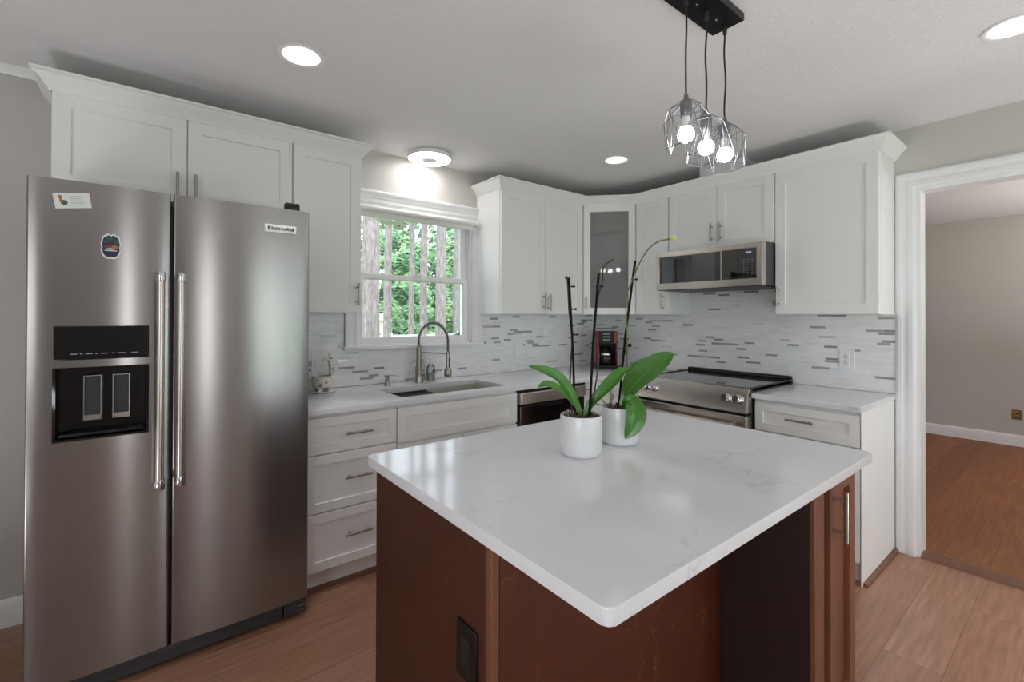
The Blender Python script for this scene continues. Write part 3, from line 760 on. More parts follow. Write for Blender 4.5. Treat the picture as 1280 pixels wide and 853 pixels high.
# things on the refrigerator
gd = thing('business_card', 'white card with small orange and green picture on refrigerator door', 'card', (-3.652, FYF-.0003, 1.760))
CM = Matrix.Translation((0, -.0004, 0)) @ Matrix.Rotation(math.radians(-9), 4, 'Y')
MB().box(-.047, .047, -.0012, .0, -.026, .026, mtx=CM).build('card', paper, gd)
pc = MB()
pc.mat(0).lathe([(.0001, -.0021), (.006, -.002), (.006, -.0014), (.0001, -.0013)], (-.030, 0, .014), 12, 'y', CM)
pc.box(-.033, -.026, -.0019, -.0013, -.004, .012, mtx=CM)
pc.mat(1).lathe([(.0001, -.0021), (.009, -.002), (.009, -.0014), (.0001, -.0013)], (-.022, 0, -.006), 12, 'y', CM)
pc.mat(2)
for i, w in enumerate((.034, .028, .032, .036, .03)): pc.box(-.006, -.006+w, -.0017, -.0013, .013-i*.0075, .016-i*.0075, mtx=CM)
pc.build('printing', [orangep, greenp, palegreenp], gd)
st = thing('sticker', 'shield-shaped colourful sticker with white border on refrigerator door', 'sticker', (-3.5500, FYF-.0003, 1.610))
def shield(k, y0, y1, m_, mtl):
    pts = []
    for i in range(48):
        an = 2*PI*i/48; x = .0265*math.cos(an)*k; z = .046*math.sin(an)*k
        sq = 1+.16*abs(math.sin(2*an))
        wob = 1+.035*math.sin(an*11) if z > -.01 else 1
        pts.append((x*sq*wob, z*(sq*.94)*wob))
    m_.mi = mtl; m_.prism(pts, y0, y1, 'y')
sm = MB(); shield(1, -.001, 0, sm, 0); sm.build('border', paper, st)
sm = MB(); shield(.86, -.0014, -.0008, sm, 0)
sm.mat(1)
for k in range(5):
    an = PI*(.15+.175*k); sm.prism([(.008*math.cos(an), .006+.01*math.sin(an)), (.019*math.cos(an-.18), .006+.026*math.sin(an-.18)), (.021*math.cos(an), .006+.031*math.sin(an)), (.019*math.cos(an+.18), .006+.026*math.sin(an+.18))], -.002, -.0012, 'y')
sm.mat(2).prism([(-.018, .002), (.002, .006), (.004, -.006), (-.016, -.008)], -.0019, -.0012, 'y')
sm.mat(3).prism([(.003, .004), (.018, .004), (.017, -.009), (.005, -.007)], -.0019, -.0012, 'y')
sm.mat(4).box(-.017, .017, -.002, -.0012, -.0165, -.0135)
sm.mat(5).prism([(-.012, -.008), (.0, -.004), (.01, -.009), (.008, -.012), (-.01, -.012)], -.0021, -.0012, 'y')
sm.build('artwork', [navy, greenp, redp, orangep, whitem, palegreenp], st)
wc = thing('small_camera', 'small black device with round lens on top of refrigerator', 'camera', (-2.935, -.70, FZ1+.0005))
MB().box(-.031, .031, -.018, .018, 0, .036, .008, 3).build('body', black, wc)
MB().lathe([(.0001, -.024), (.009, -.023), (.012, -.021), (.012, -.0175), (.0001, -.0172)], (.012, 0, .016), 20, 'y').build('lens', blackgl, wc)
MB().cyl((-.004, .012, .03), (-.004, .0345, .32), .0012, 6).build('cable', greym, wc)

# ------------------------------------------------------------------ dishwasher
dwr = thing('dishwasher', 'stainless steel dishwasher beside the sink cabinet', 'dishwasher', (DX2+.002, 0, 0))
dw2 = DX3-DX2-.004
MB().box(.004, dw2-.004, -.60, -.03, .1, .868, .002).build('body', black, dwr)
MB().box(.004, dw2-.004, -.56, -.05, 0, .1).build('toe_kick', black, dwr)
MB().box(.006, dw2-.006, -.630, -.601, .118, .772, .004).build('door', ssm, dwr)
MB().box(.004, dw2-.004, -.645, -.6005, .785, .862, .006).build('control_strip', ss2, dwr)
MB().box(.0, dw2, -.632, -.58, .8635, .8795, .003).build('top_edge', black, dwr)
MB().prism([(.215, .772), (.225, .754), (.25, .748), (.36, .748), (.385, .754), (.395, .772)], -.640, -.6305, 'y', .003).build('handle', black, dwr)

# ------------------------------------------------------------------ range
RY0, RY1 = -.9215, -1.6815
rg = thing('range', 'stainless steel slide-in range with smooth electric cooktop', 'range', (-.0, RY0, 0), R90)
w = RY0-RY1       # local x 0..w, front local y = -.685
MB().box(.002, w-.002, -.62, -.02, .06, .915, .003).build('body', dkgrey, rg)
MB().box(.03, w-.03, -.58, -.06, 0, .06).build('toe_kick', black, rg)
MB().box(.0, w, -.615, -.055, .9155, .936, .004).build('cooktop', hobm, rg)
for x in (0, w-.012): MB().box(x, x+.012, -.64, -.02, .914, .941, .002).build('cooktop_edge', darksteel, rg)
cp = MB().prism([(-.62, .936), (-.648, .938), (-.658, .934), (-.690, .800), (-.690, .792), (-.62, .792)], 0.0015, w-.0015, 'x', .002)
cpo = cp.build('control_panel', ss2, rg)
bk = MB().box(.004, w-.004, -.055, -.012, .9365, .962, .008, 3)
bk.build('rear_vent', black, rg)
MB().box(.03, w-.03, -.058, -.054, .946, .953, .001).build('vent_slot', dkgrey, rg)
# knobs on sloped face
nrm = Vector((0, -.134, .032)).normalized()
def knob(x):
    z = .868; y = -.658-(.934-z)*(.032/.134)
    q = Vector((0, -1, 0)).rotation_difference(Vector((0, -.9726, .2322)))
    Mx = Matrix.Translation((x, y, z)) @ q.to_matrix().to_4x4()
    k_ = MB().lathe([(.0001, .0), (.027, .0), (.027, -.006), (.0215, -.009), (.0205, -.034), (.018, -.038), (.0001, -.038)], (0, 0, 0), 28, 'y', Mx)
    for j in range(10):
        an = 2*PI*j/10; c = Vector((.0205*math.cos(an), -.019, .0205*math.sin(an)))
        k_.box(c.x-.0025, c.x+.0025, -.030, -.008, c.z-.0025, c.z+.0025, .001, 1, mtx=Mx)
    k_.build('knob', chrome, cpo)
for x in (.06, .127, w-.127, w-.057): knob(x)
MB().box(.003, w-.003, -.69, -.622, .778, .7895, .001).build('vent_gap', black, rg)
od = MB().box(.003, w-.003, -.685, -.621, .22, .775, .006).build('oven_door', ss2, rg)
MB().box(.12, w-.12, -.688, -.684, .32, .66, .002).build('oven_window', blackgl, od)
oh = MB().cyl((.045, -.735, .722), (w-.045, -.735, .722), .011, 20)
for x in (.085, w-.085): oh.cyl((x, -.684, .722), (x, -.735, .722), .008, 14)
for x in (.04, w-.075): oh.lathe([(.0125, x), (.0135, x+.002), (.0135, x+.033), (.0125, x+.035)], (0, -.735, .722), 20, 'x')
oh.build('handle', nickel, od)
MB().box(.003, w-.003, -.68, -.621, .07, .21, .006).build('storage_drawer', ss2, rg)

# ------------------------------------------------------------------ microwave
mw = thing('microwave', 'low-profile stainless microwave mounted over the range', 'microwave', (-.009, RY0, 1.557), R90)
mh = .2795
MB().box(.002, w-.002, -.415, -.003, .004, mh-.003, .004).build('body', dkgrey, mw)
fx = MB()
fx.cells([.0, .028, w-.040, w], [.0, .048, mh-.042, mh-.006], hole(.028, w-.040, .048, mh-.042), -.468, -.4155, 'y', .005)
md = fx.build('door', ss2, mw)
MB().box(.027, w-.157, -.464, -.44, .047, mh-.041, .001).build('door_glass', mirrorgl, md)
mcp = MB().box(w-.155, w-.039, -.464, -.44, .047, mh-.041, .001).build('control_panel', mirrorgl, mw)
MB().box(w-.105, w-.07, -.4648, -.4638, mh-.072, mh-.062).build('clock_display', blued, mcp)
kk = MB()
for r_i in range(7):
    for c_i in range(3):
        kk.box(w-.12+c_i*.026, w-.12+c_i*.026+(.010 if r_i == 0 else .005), -.4648, -.4638, .066+(6-r_i)*.0165, .069+(6-r_i)*.0165)
kk.build('keypad_marks', greym, mcp)
MB().box(w-.268, w-.262, -.4655, -.4635, .047, mh-.041).build('seam_strip', ss2, md)
MB().box(.01, w-.01, -.455, -.05, -.004, .004, .002).build('vent_base', black, mw)

# ------------------------------------------------------------------ island
IX0, IX1, IY0, IY1 = -2.886, -1.541, -2.490, -1.490
ic = MB(); rc_ = .016
ipts = []
for cx, cy, a0 in ((IX1-rc_, IY1-rc_, 0), (IX0+rc_, IY1-rc_, 90), (IX0+rc_, IY0+rc_, 180), (IX1-rc_, IY0+rc_, 270)):
    for k in range(7): an = math.radians(a0+15*k); ipts.append((cx+rc_*math.cos(an), cy+rc_*math.sin(an)))
ic.prism(ipts, CH, CT, 'z')
es = [e for e in ic.bm.edges if abs(e.verts[0].co.z-e.verts[1].co.z) < 1e-6]
bmesh.ops.bevel(ic.bm, geom=es, offset=.0025, segments=2, affect='EDGES', profile=.5)
tag(ic.build('island_countertop', quartz), 'large white quartz island countertop holding the two orchids', 'countertop')
isl = thing('kitchen_island', 'dark cherry-stained kitchen island base with black outlet', 'island', (0, 0, 0))
BX0, BX1, BYr, BYf, BYb = -2.862, -1.900, -2.152, -2.445, -1.515
EX1 = -1.566
zt = CH-.0005
MB().box(BX0+.012, BX1, BYr+.006, BYb, .0, zt, .001).build('body', cherry, isl)
MB().box(BX0, BX0+.0115, BYr+.0245, BYb, .0, zt, .0015).build('side_panel', cherryside, isl)
MB().box(BX0-.001, BX0+.02, BYr+.0, BYr+.024, .0, zt, .003).build('corner_strip', cherrydoor, isl)
MB().box(BX0+.0205, BX1-.001, BYr, BYr+.0055, .0, zt, .001).build('back_panel', cherry, isl)
MB().box(BX1+.0005, EX1, BYf+.021, BYb, .0, zt, .001).build('end_cabinet', darkpanel, isl)
MB().box(BX1+.0, BX1+.075, BYf+.006, BYf+.0205, .0, zt, .002).build('face_frame', cherrydoor, isl)
dI = MB().shaker(-1.80, EX1-.002, .11, zt-.012, BYf+.0205-.001, t=.022, fr=.056, rec=.016).build('door', cherrydoor, isl)
pull(dI, (-1.776, BYf-.0025, .752), .155, True, nickel, .034)
o2 = MB().box(BX0-.0065, BX0-.0005, -2.101, -2.016, .525, .655, .003)
oi = tag(o2.build('outlet_plate', black, isl), 'black outlet cover')
f2 = MB().cells([-2.077, -2.074, -2.043, -2.040], [.552, .555, .625, .628], hole(-2.074, -2.043, .555, .625), BX0-.0075, BX0-.006, 'x'); f2.box(BX0-.0085, BX0-.006, -2.074, -2.043, .555, .625, .001)
f2.build('receptacle', cordm, oi)

# ------------------------------------------------------------------ wall plates
def plate(name, label, loc, rotz, w, h, kind, gangs=1, group=None, material=outletw):
    t = thing(name, label, 'outlet' if kind == 'outlet' else 'switch', loc, rotz, group)
    pl = MB().box(-w/2, w/2, -.006, 0, -h/2, h/2, .003).build('cover_plate', material, t)
    for g in range(gangs):
        cx = (g-(gangs-1)/2)*.046
        if kind == 'switch': 
            MB().box(cx-.0165, cx+.0165, -.009, -.004, -.033, .033, .002).build('rocker', material, t)
        else:
            for zc in (-.0195, .0195):
                rc = MB().lathe([(.0001, -.008), (.016, -.008), (.0172, -.007), (.0172, -.004), (.0001, -.004)], (cx, 0, zc), 24, 'y').build('socket', material, t)
                sl = MB().box(cx-.0075, cx-.0055, -.0086, -.0075, zc-.002, zc+.007).box(cx+.0055, cx+.0075, -.0086, -.0075, zc-.002, zc+.006)
                sl.cyl((cx, -.0086, zc-.008), (cx, -.0075, zc-.008), .0025, 10)
                sl.build('slot', black, rc)
    return t
plate('light_switch', 'white three-gang rocker switch plate behind the giraffe planter', (-2.588, -.0085, 1.082), 0, .162, .134, 'switch', 3)
plate('light_switch', 'white single rocker switch plate on tile right of window', (-1.05, -.0085, 1.077), 0, .085, .13, 'switch', 1)
plate('wall_outlet', 'white outlet on tile near the corner with a black plug', (-.0085, -.340, 1.082), R90, .085, .13, 'outlet')
plate('wall_outlet', 'white double outlet on tile above the counter by the doorway', (-.0085, -1.986, 1.098), R90, .082, .124, 'outlet')
plate('wall_outlet', 'small brass outlet low on the far room wall', (NX-.0005, -2.425, .333), R90, .075, .105, 'outlet', 1, None, brass)

# ------------------------------------------------------------------ ceiling lights
def downlight(label, x, y):
    t = thing('recessed_light', label, 'ceiling light', (x, y, CEIL), 0, 'recessed ceiling lights')
    MB().lathe([(.090, -.0005), (.092, -.003), (.088, -.006), (.078, -.004), (.074, -.0025), (.074, -.0005)], (0, 0, 0), 40, ring=True).build('trim_ring', baffle, t)
    MB().lathe([(.0745, -.0008), (.0715, .02), (.066, .05), (.062, .0605), (.066, .0605), (.072, .03), (.0757, .001)], (0, 0, 0), 40, ring=True).build('baffle', canm, t)
    MB().lathe([(.0001, .0585), (.0625, .0605), (.0625, .064), (.0001, .064)], (0, 0, 0), 40).build('lens', lensm, t)
    l = bpy.data.lights.new('recessed_lamp', 'SPOT'); l.energy = 26; l.spot_size = math.radians(46); l.spot_blend = .6; l.shadow_soft_size = .05
    lo = bpy.data.objects.new('recessed_lamp', l); COL.objects.link(lo); lo.location = (x, y, CEIL+.035)
    return t
downlight('recessed round ceiling light nearest the refrigerator', -2.943, -.885)
downlight('recessed round ceiling light in front of the corner cabinet', -.887, -.879)
downlight('recessed round ceiling light at right edge by the doorway', -.895, -2.765)
fl = thing('flush_ceiling_light', 'round flush ceiling light above the kitchen window', 'ceiling light', (-1.957, -.165, CEIL))
MB().lathe([(.125, -.0005), (.142, -.004), (.146, -.012), (.146, -.030), (.143, -.034), (.0001, -.034)], (0, 0, 0), 48).build('housing', trimw, fl)
MB().lathe([(.052, -.0345), (.138, -.0345), (.139, -.037), (.13, -.041), (.053, -.042)], (0, 0, 0), 48, ring=True).build('diffuser', flushm, fl)
MB().lathe([(.0001, -.0345), (.0515, -.0345), (.0515, -.043), (.048, -.0445), (.0001, -.0445)], (0, 0, 0), 32).build('centre_cap', flushc, fl)

# ------------------------------------------------------------------ pendant
pd = thing('pendant_light', 'black three-bulb pendant light with wire cages above the island', 'pendant light', (-1.92, -2.112, CEIL))
MB().box(-.27, .155, -.06, .06, -.028, -.0005, .003).build('canopy', canopym, pd)
for x in (-.19, -.06, .07): MB().sphere((x, 0, -.029), .004, 10).build('canopy_screw', nickel, pd)
def seg_wires(m_, P, edges, r):
    for a, b in edges: m_.cyl(P[a], P[b], r, 6)
for i, (x, dz) in enumerate(((-.127, .008), (0, -.006), (.131, -.002))):
    zb = 1.958+dz-CEIL
    zs_ = zb+.125
    wig = [(x+.002*math.sin(k*1.1+i), .002*math.cos(k*.9+i*2), -.04+(zs_+.04)*k/10) for k in range(11)]; wig[0] = (x, 0, -.04); wig[-1] = (x, 0, zs_)
    MB().tube(wig, .0032, 8).lathe([(.003, -.062), (.007, -.058), (.008, -.0285), (.0001, -.0283)], (x, 0, 0), 14).build('cord', cordm, pd)
    MB().lathe([(.0032, zs_+.012), (.007, zs_+.006), (.009, zs_-.008), (.017, zs_-.014), (.019, zs_-.02), (.019, zs_-.062), (.017, zs_-.066), (.0001, zs_-.066)], (x, 0, 0), 24).build('socket', iron, pd)
    bb = MB().lathe([(.0001, zb+.0215), (.0175, zb+.0215), (.0245, zb+.013), (.0275, zb), (.025, zb-.0125), (.0195, zb-.0195), (.011, zb-.0255), (.0001, zb-.0275)], (x, 0, 0), 28).build('bulb', bulbm, pd)
    MB().lathe([(.0001, zs_-.0662), (.013, zs_-.0665), (.0125, zb+.036), (.0135, zb+.028), (.0178, zb+.022), (.0001, zb+.022)], (x, 0, 0), 28).build('bulb_collar', ceram, bb)
    rot = .35+i*.4
    def hexr(r, z, off=0): return [Vector((x+r*math.cos(rot+off+k*PI/3), r*math.sin(rot+off+k*PI/3), z)) for k in range(6)]
    T0, T1, T2, T3 = hexr(.0195, zs_-.016), hexr(.056, zs_-.042), hexr(.072, zs_-.075, PI/6), hexr(.066, zb-.048)
    cg = MB()
    ring = lambda A, r=.0013: [cg.cyl(A[k], A[(k+1) % 6], r, 6) for k in range(6)]
    ring(T0); ring(T1); ring(T3)
    for k in range(6):
        cg.cyl(T0[k], T1[k], .0013, 6); cg.cyl(T1[k], T2[k], .0013, 6); cg.cyl(T1[(k+1) % 6], T2[k], .0013, 6)
        cg.cyl(T2[k], T3[k], .0013, 6); cg.cyl(T2[k], T3[(k+1) % 6], .0013, 6); cg.cyl(T1[k], T3[k], .0011, 6)
    for A in (T1, T2, T3):
        for p in A: cg.sphere(p, .0018, 6)
    cg.build('cage', iron, pd)

# ------------------------------------------------------------------ faucet, soap, planter
fa = thing('faucet', 'brushed nickel spring-neck kitchen faucet behind the sink', 'faucet', (-1.998, -.10, CT))
MB().lathe([(.029, 0), (.029, .004), (.0245, .008), (.024, .105), (.0185, .112), (.018, .235), (.013, .245), (.0001, .246)], (0, 0, 0), 28).build('post', nickel, fa)
dv = Vector((.36, -.93, 0)).normalized(); Rr = .125
core = [Vector((0, 0, .246)), Vector((0, 0, .28))]+[dv*(Rr*(1-math.cos(a)))+Vector((0, 0, .28+Rr*math.sin(a))) for a in [PI*k/20 for k in range(1, 21)]]+[dv*(2*Rr)+Vector((0, 0, .22))]
MB().tube(core, .0055, 10).build('hose', dkgrey, fa)
# spring coil
dense = []
L_ = 0
cum = [0]
for a, b in zip(core, core[1:]): cum.append(cum[-1]+(b-a).length)
tot = cum[-1]; turns = 46; N = turns*10
hel = []
def at_len(s):
    for i in range(len(core)-1):
        if s <= cum[i+1]+1e-9:
            f = (s-cum[i])/(cum[i+1]-cum[i]); p = core[i].lerp(core[i+1], f); return p, (core[i+1]-core[i]).normalized()
    return core[-1], (core[-1]-core[-2]).normalized()
sidev = Vector((0, 0, 1)).cross(dv)
for k in range(N+1):
    p, t_ = at_len(tot*k/N); n2_ = sidev.cross(t_); an = 2*PI*turns*k/N
    hel.append(p+(sidev*math.cos(an)+n2_*math.sin(an))*.0098)
MB().tube(hel, .0024, 5).build('spring', nickel, fa)
e_ = dv*(2*Rr)
MB().lathe([(.008, .225), (.013, .218), (.0135, .17), (.0125, .12), (.015, .112), (.0235, .10), (.0255, .07), (.023, .058), (.0001, .057)], (e_.x, e_.y, 0), 24).build('spray_head', nickel, fa)
tr_ = e_-dv*-.013
MB().box(-.005, .005, -.004, .004, .115, .175, .002, mtx=Matrix.Translation(e_+dv*.0125) @ Matrix.Rotation(math.atan2(dv.y, dv.x)+PI/2, 4, 'Z')).build('spray_trigger', black, fa)
MB().tube([Vector((0, 0, .205)), dv*.1+Vector((0, 0, .205)), e_-dv*.008+Vector((0, 0, .205))], .0042, 10).lathe([(.0165, .198), (.019, .2), (.019, .21), (.0165, .212)], (0, 0, 0), 20).lathe([(.0135, .198), (.016, .2), (.016, .21), (.0135, .212)], (e_.x, e_.y, 0), 20).build('support_arm', nickel, fa)
lv = MB(); q1 = Vector((.9, -.45, 0)).normalized()
lv.cyl(q1*.012+Vector((0, 0, .06)), q1*.042+Vector((0, 0, .06)), .0195, 20)
lv.tube([q1*.034+Vector((0, 0, .068)), q1*.040+Vector((0, .003, .11)), q1*.022+Vector((0, .004, .16))], .0045, 10)
lv.build('lever', nickel, fa)
sd = thing('soap_dispenser', 'brushed nickel soap dispenser pump left of the faucet', 'soap dispenser', (-2.225, -.105, CT))
MB().lathe([(.021, 0), (.021, .004), (.012, .008), (.0115, .055), (.0135, .058), (.0135, .066), (.008, .07), (.0001, .07)], (0, 0, 0), 24).build('pump_body', nickel, sd)
MB().tube([(-.022, 0, .062), (0, -.0, .064), (.04, -.03, .066), (.062, -.046, .060)], .0042, 10).build('spout', nickel, sd)
sb = thing('soap_bottle', 'clear glass soap bottle standing behind the faucet', 'bottle', (-1.893, -.075, CT))
MB().lathe([(.026, 0), (.029, .004), (.029, .085), (.024, .10), (.011, .112), (.011, .128), (.0001, .128)], (0, 0, 0), 24).build('bottle', clearm, sb)
MB().lathe([(.024, .003), (.0265, .006), (.0265, .05), (.0001, .05)], (0, 0, 0), 24).build('soap', groutd, sb)
MB().lathe([(.0125, .118), (.0125, .134), (.004, .136), (.004, .152), (.0001, .152)], (0, 0, 0), 16).box(-.006, .02, -.006, .006, .15, .158, .002).build('pump_cap', whitem, sb)
MB().lathe([(.0001, -.0298), (.009, -.0296), (.009, -.029), (.0001, -.0288)], (.006, 0, .07), 14, 'y').build('label_mark', darkvoid, sb)
# giraffe planter
gp = thing('giraffe_planter', 'spotted cream giraffe-shaped ceramic planter on a saucer by refrigerator', 'planter', (-2.634, -.125, CT))
MB().lathe([(.055, 0), (.072, .003), (.078, .009), (.075, .011), (.052, .006), (.0001, .006)], (0, 0, 0), 32).build('saucer', ceram, gp)
gb = MB().lathe([(.045, .028), (.056, .034), (.060, .055), (.060, .085), (.056, .097), (.052, .097), (.052, .075), (.0001, .07)], (0, 0, 0), 36)
for an in (.8, 2.35, 3.95, 5.5): gb.cyl((.04*math.cos(an), .04*math.sin(an), .0065), (.042*math.cos(an), .042*math.sin(an), .045), .0125, 14)
gb.tube([(.048, 0, .075), (.054, 0, .105), (.05, 0, .135), (.044, 0, .165), (.040, 0, .188)], .012, 14, True, [.02, .0165, .013, .0115, .012])
gb.sphere((.030, 0, .192), .014, 16, (1.55, .85, .9))
gb.sphere((.008, 0, .187), .009, 12, (1.2, .9, .8))
gb.build('giraffe', giraffem, gp)
er = MB()
for s_ in (-1, 1):
    er.sphere((.046, s_*.016, .198), .008, 10, (.6, 1.4, .7)); er.cyl((.040, s_*.006, .202), (.041, s_*.007, .221), .0025, 8); er.sphere((.041, s_*.007, .222), .004, 8)
er.build('ears_and_horns', giraffem, gp)
MB().lathe([(.0515, .076), (.0515, .082), (.03, .086), (.0001, .087)], (0, 0, 0), 24).build('soil', bark, gp)

# ------------------------------------------------------------------ coffee maker
cf = thing('coffee_maker', 'red and black drip coffee maker in the counter corner', 'coffee maker', (-.300, -.285, CT), math.radians(-42))
cw2, cd2 = .095, .10
MB().box(-cw2, cw2, -cd2, cd2, 0, .035, .006).build('base', black, cf)
MB().box(-cw2, cw2, .02, cd2, .034, .23, .006).build('water_tank', black, cf)
top = MB().box(-cw2, cw2, -cd2+.005, cd2, .215, .325, .008)
tp = top.build('brew_head', redm, cf)
MB().box(-.064, .062, -cd2-.001, -cd2+.02, .217, .322, .003).build('control_panel', black, tp)
mm = MB()
for z in (.300, .275, .25):
    for x in (-.03, -.008, .014): mm.box(x, x+.018, -cd2-.002, -cd2, z-.005, z+.006)
mm.build('panel_buttons', greym, tp)
MB().box(.072, .075, -cd2+.002, -cd2+.006, .225, .318).build('accent_strip', orangep, tp)
for x in (-cw2+.002, cw2-.014): MB().box(x, x+(.022 if x < 0 else .012), -cd2+.012, .022, .034, .218, .004).build('side_pillar', redm, cf)
cr = MB().lathe([(.05, .038), (.062, .046), (.068, .08), (.062, .12), (.045, .155), (.042, .175), (.0001, .178)], (0, -.03, 0), 32).build('carafe', clearm, cf)
MB().lathe([(.0001, .04), (.058, .047), (.064, .078), (.063, .09), (.0001, .09)], (0, -.03, 0), 28).build('coffee', darkvoid, cr)
MB().lathe([(.063, .118), (.0645, .122), (.060, .135), (.058, .135)], (0, -.03, 0), 32, ring=True).build('band', chrome, cr)
MB().tube([(.04, -.06, .17), (.075, -.085, .165), (.085, -.092, .12), (.066, -.08, .07)], .008, 10).build('handle', black, cr)
MB().lathe([(.045, .172), (.047, .18), (.03, .19), (.0001, .19)], (0, -.03, 0), 28).build('lid', black, cr)
pg = thing('power_cord', 'black plug and cord in the outlet beside coffee maker', 'cord', (-.0145, -.340, 1.102))
MB().box(-.030, -.0025, -.016, .016, -.014, .014, .005).build('plug', black, pg)
MB().tube([(-.028, 0, -.004), (-.045, .012, -.03), (-.046, .04, -.11), (-.05, .06, -.17), (-.06, .05, -.1865), (-.11, .045, -.1865), (-.16, .07, -.1865)], .004, 8).build('cord', cordm, pg)

# ------------------------------------------------------------------ orchids
def smooth_path(pts, n=6):
    P = [Vector(p) for p in pts]; out = []
    for i in range(len(P)-1):
        p0 = P[i-1] if i else P[0]*2-P[1]; p1 = P[i]; p2 = P[i+1]; p3 = P[i+2] if i+2 < len(P) else P[-1]*2-P[-2]
        for k in range(n):
            t = k/n
            out.append(.5*((2*p1)+(p2-p0)*t+(2*p0-5*p1+4*p2-p3)*t*t+(3*p1-p0-3*p2+p3)*t**3))
    out.append(P[-1]); return out
def leaf(parent, pts, width, face, fold=.25, peak=.55, twist=0.0):
    """face: direction the upper side looks towards (roughly)"""
    C = smooth_path(pts, 7); n = len(C); m_ = MB(); bm = m_.bm; rows = []; mid = []
    F = Vector(face).normalized()
    for i, p in enumerate(C):
        t = i/(n-1)
        tg = (C[min(i+1, n-1)]-C[max(i-1, 0)]).normalized()
        sd_ = tg.cross(F).normalized(); nn = sd_.cross(tg).normalized()
        a = twist*t
        sd_ = sd_*math.cos(a)+nn*math.sin(a); nn = sd_.cross(tg).normalized()
        wdt = width*(t/peak)**.55 if t < peak else width*(max(0, 1-((t-peak)/(1-peak))**2.1))**.8
        wdt = max(wdt, .0028 if t < .5 else .0008)/2
        th_ = .0011
        up_ = [p+sd_*(wdt*s_)+nn*(abs(s_)**1.3*wdt*fold*1.6+th_*(1-abs(s_)*.7)) for s_ in (-1, -.66, -.33, 0, .33, .66, 1)]
        up_[3] = up_[3]-nn*.0010; mid.append(up_[3]+nn*.0003)
        dn_ = [p+sd_*(wdt*s_)+nn*(abs(s_)**1.3*wdt*fold*1.6-th_*(1-abs(s_)*.7)) for s_ in (.9, .6, .3, 0, -.3, -.6, -.9)]
        dn_[3] = dn_[3]-nn*.0012
        rows.append([bm.verts.new(q) for q in up_+dn_])
    k = len(rows[0])
    for a, b in zip(rows, rows[1:]):
        for j in range(k): bm.faces.new((a[j], a[(j+1) % k], b[(j+1) % k], b[j]))
    bm.faces.new(rows[0][::-1]); bm.faces.new(rows[-1])
    lf = m_.build('leaf', leafm, parent, 60)
    MB().tube(mid[1:-2], .0008, 6, True, [.0011-.0008*k/len(mid) for k in range(len(mid)-3)]).build('midrib', ribm, lf)
    return lf
PTH = {
'A1':[(0.002, -0.001, 0.112), (-0.011, 0.009, 0.152), (-0.039, 0.018, 0.207), (-0.075, 0.034, 0.25), (-0.117, 0.054, 0.275), (-0.159, 0.081, 0.291)],
'A2':[(0.002, -0.001, 0.112), (-0.02, 0.003, 0.149), (-0.06, 0.009, 0.192), (-0.1, 0.015, 0.221), (-0.131, 0.027, 0.235), (-0.155, 0.039, 0.228)],
'A3':[(0.006, -0.005, 0.112), (0.025, -0.019, 0.157), (0.054, -0.042, 0.197), (0.087, -0.062, 0.234), (0.112, -0.075, 0.263), (0.13, -0.087, 0.281)],
'As1':[(-0.001, 0.026, 0.102), (-0.007, 0.031, 0.331), (-0.018, 0.04, 0.58)],
'Ast1':[(-.006, .03, .1), (-0.012, 0.040, 0.22), (-0.004, 0.0375, 0.385), (-0.013, 0.043, 0.466), (-0.019, 0.046, 0.574), (-.026, .049, .578)],
'As2':[(0.013, -0.023, 0.104), (0.027, -0.027, 0.36), (0.045, -0.035, 0.594)],
'Ast2':[(0.014, -0.011, 0.107), (0.031, -0.024, 0.179), (0.049, -0.032, 0.319), (0.038, -0.024, 0.407), (0.036, -0.026, 0.453), (0.047, -0.030, 0.514), (0.057, -0.042, 0.573), (0.057, -0.045, 0.613), (0.09, -0.058, 0.641)],
'B1':[(0.012, -0.009, 0.106), (0.019, -0.015, 0.163), (0.029, -0.048, 0.216), (0.057, -0.089, 0.263), (0.084, -0.123, 0.298), (0.108, -0.149, 0.324)],
'B2':[(0.018, -0.001, 0.108), (0.032, -0.0, 0.166), (0.063, -0.005, 0.225), (0.099, -0.021, 0.266), (0.132, -0.04, 0.283), (0.153, -0.057, 0.295)],
'B3':[(0.0, -0.008, 0.108), (-0.007, -0.045, 0.153), (-0.013, -0.072, 0.143), (-0.025, -0.084, 0.113), (-0.038, -0.082, 0.075), (-0.057, -0.069, 0.034)],
'Bs':[(0.004, 0.01, 0.104), (0.024, -0.006, 0.38), (0.051, -0.028, 0.652)],
'Bst':[(0.016, -0.013, 0.106), (0.021, -0.016, 0.236), (0.021, -0.016, 0.381), (0.018, -0.014, 0.511), (0.036, -0.022, 0.57), (0.054, -0.036, 0.628), (0.068, -0.054, 0.671), (0.08, -0.076, 0.702), (0.101, -0.098, 0.721), (0.128, -0.126, 0.727)],
}
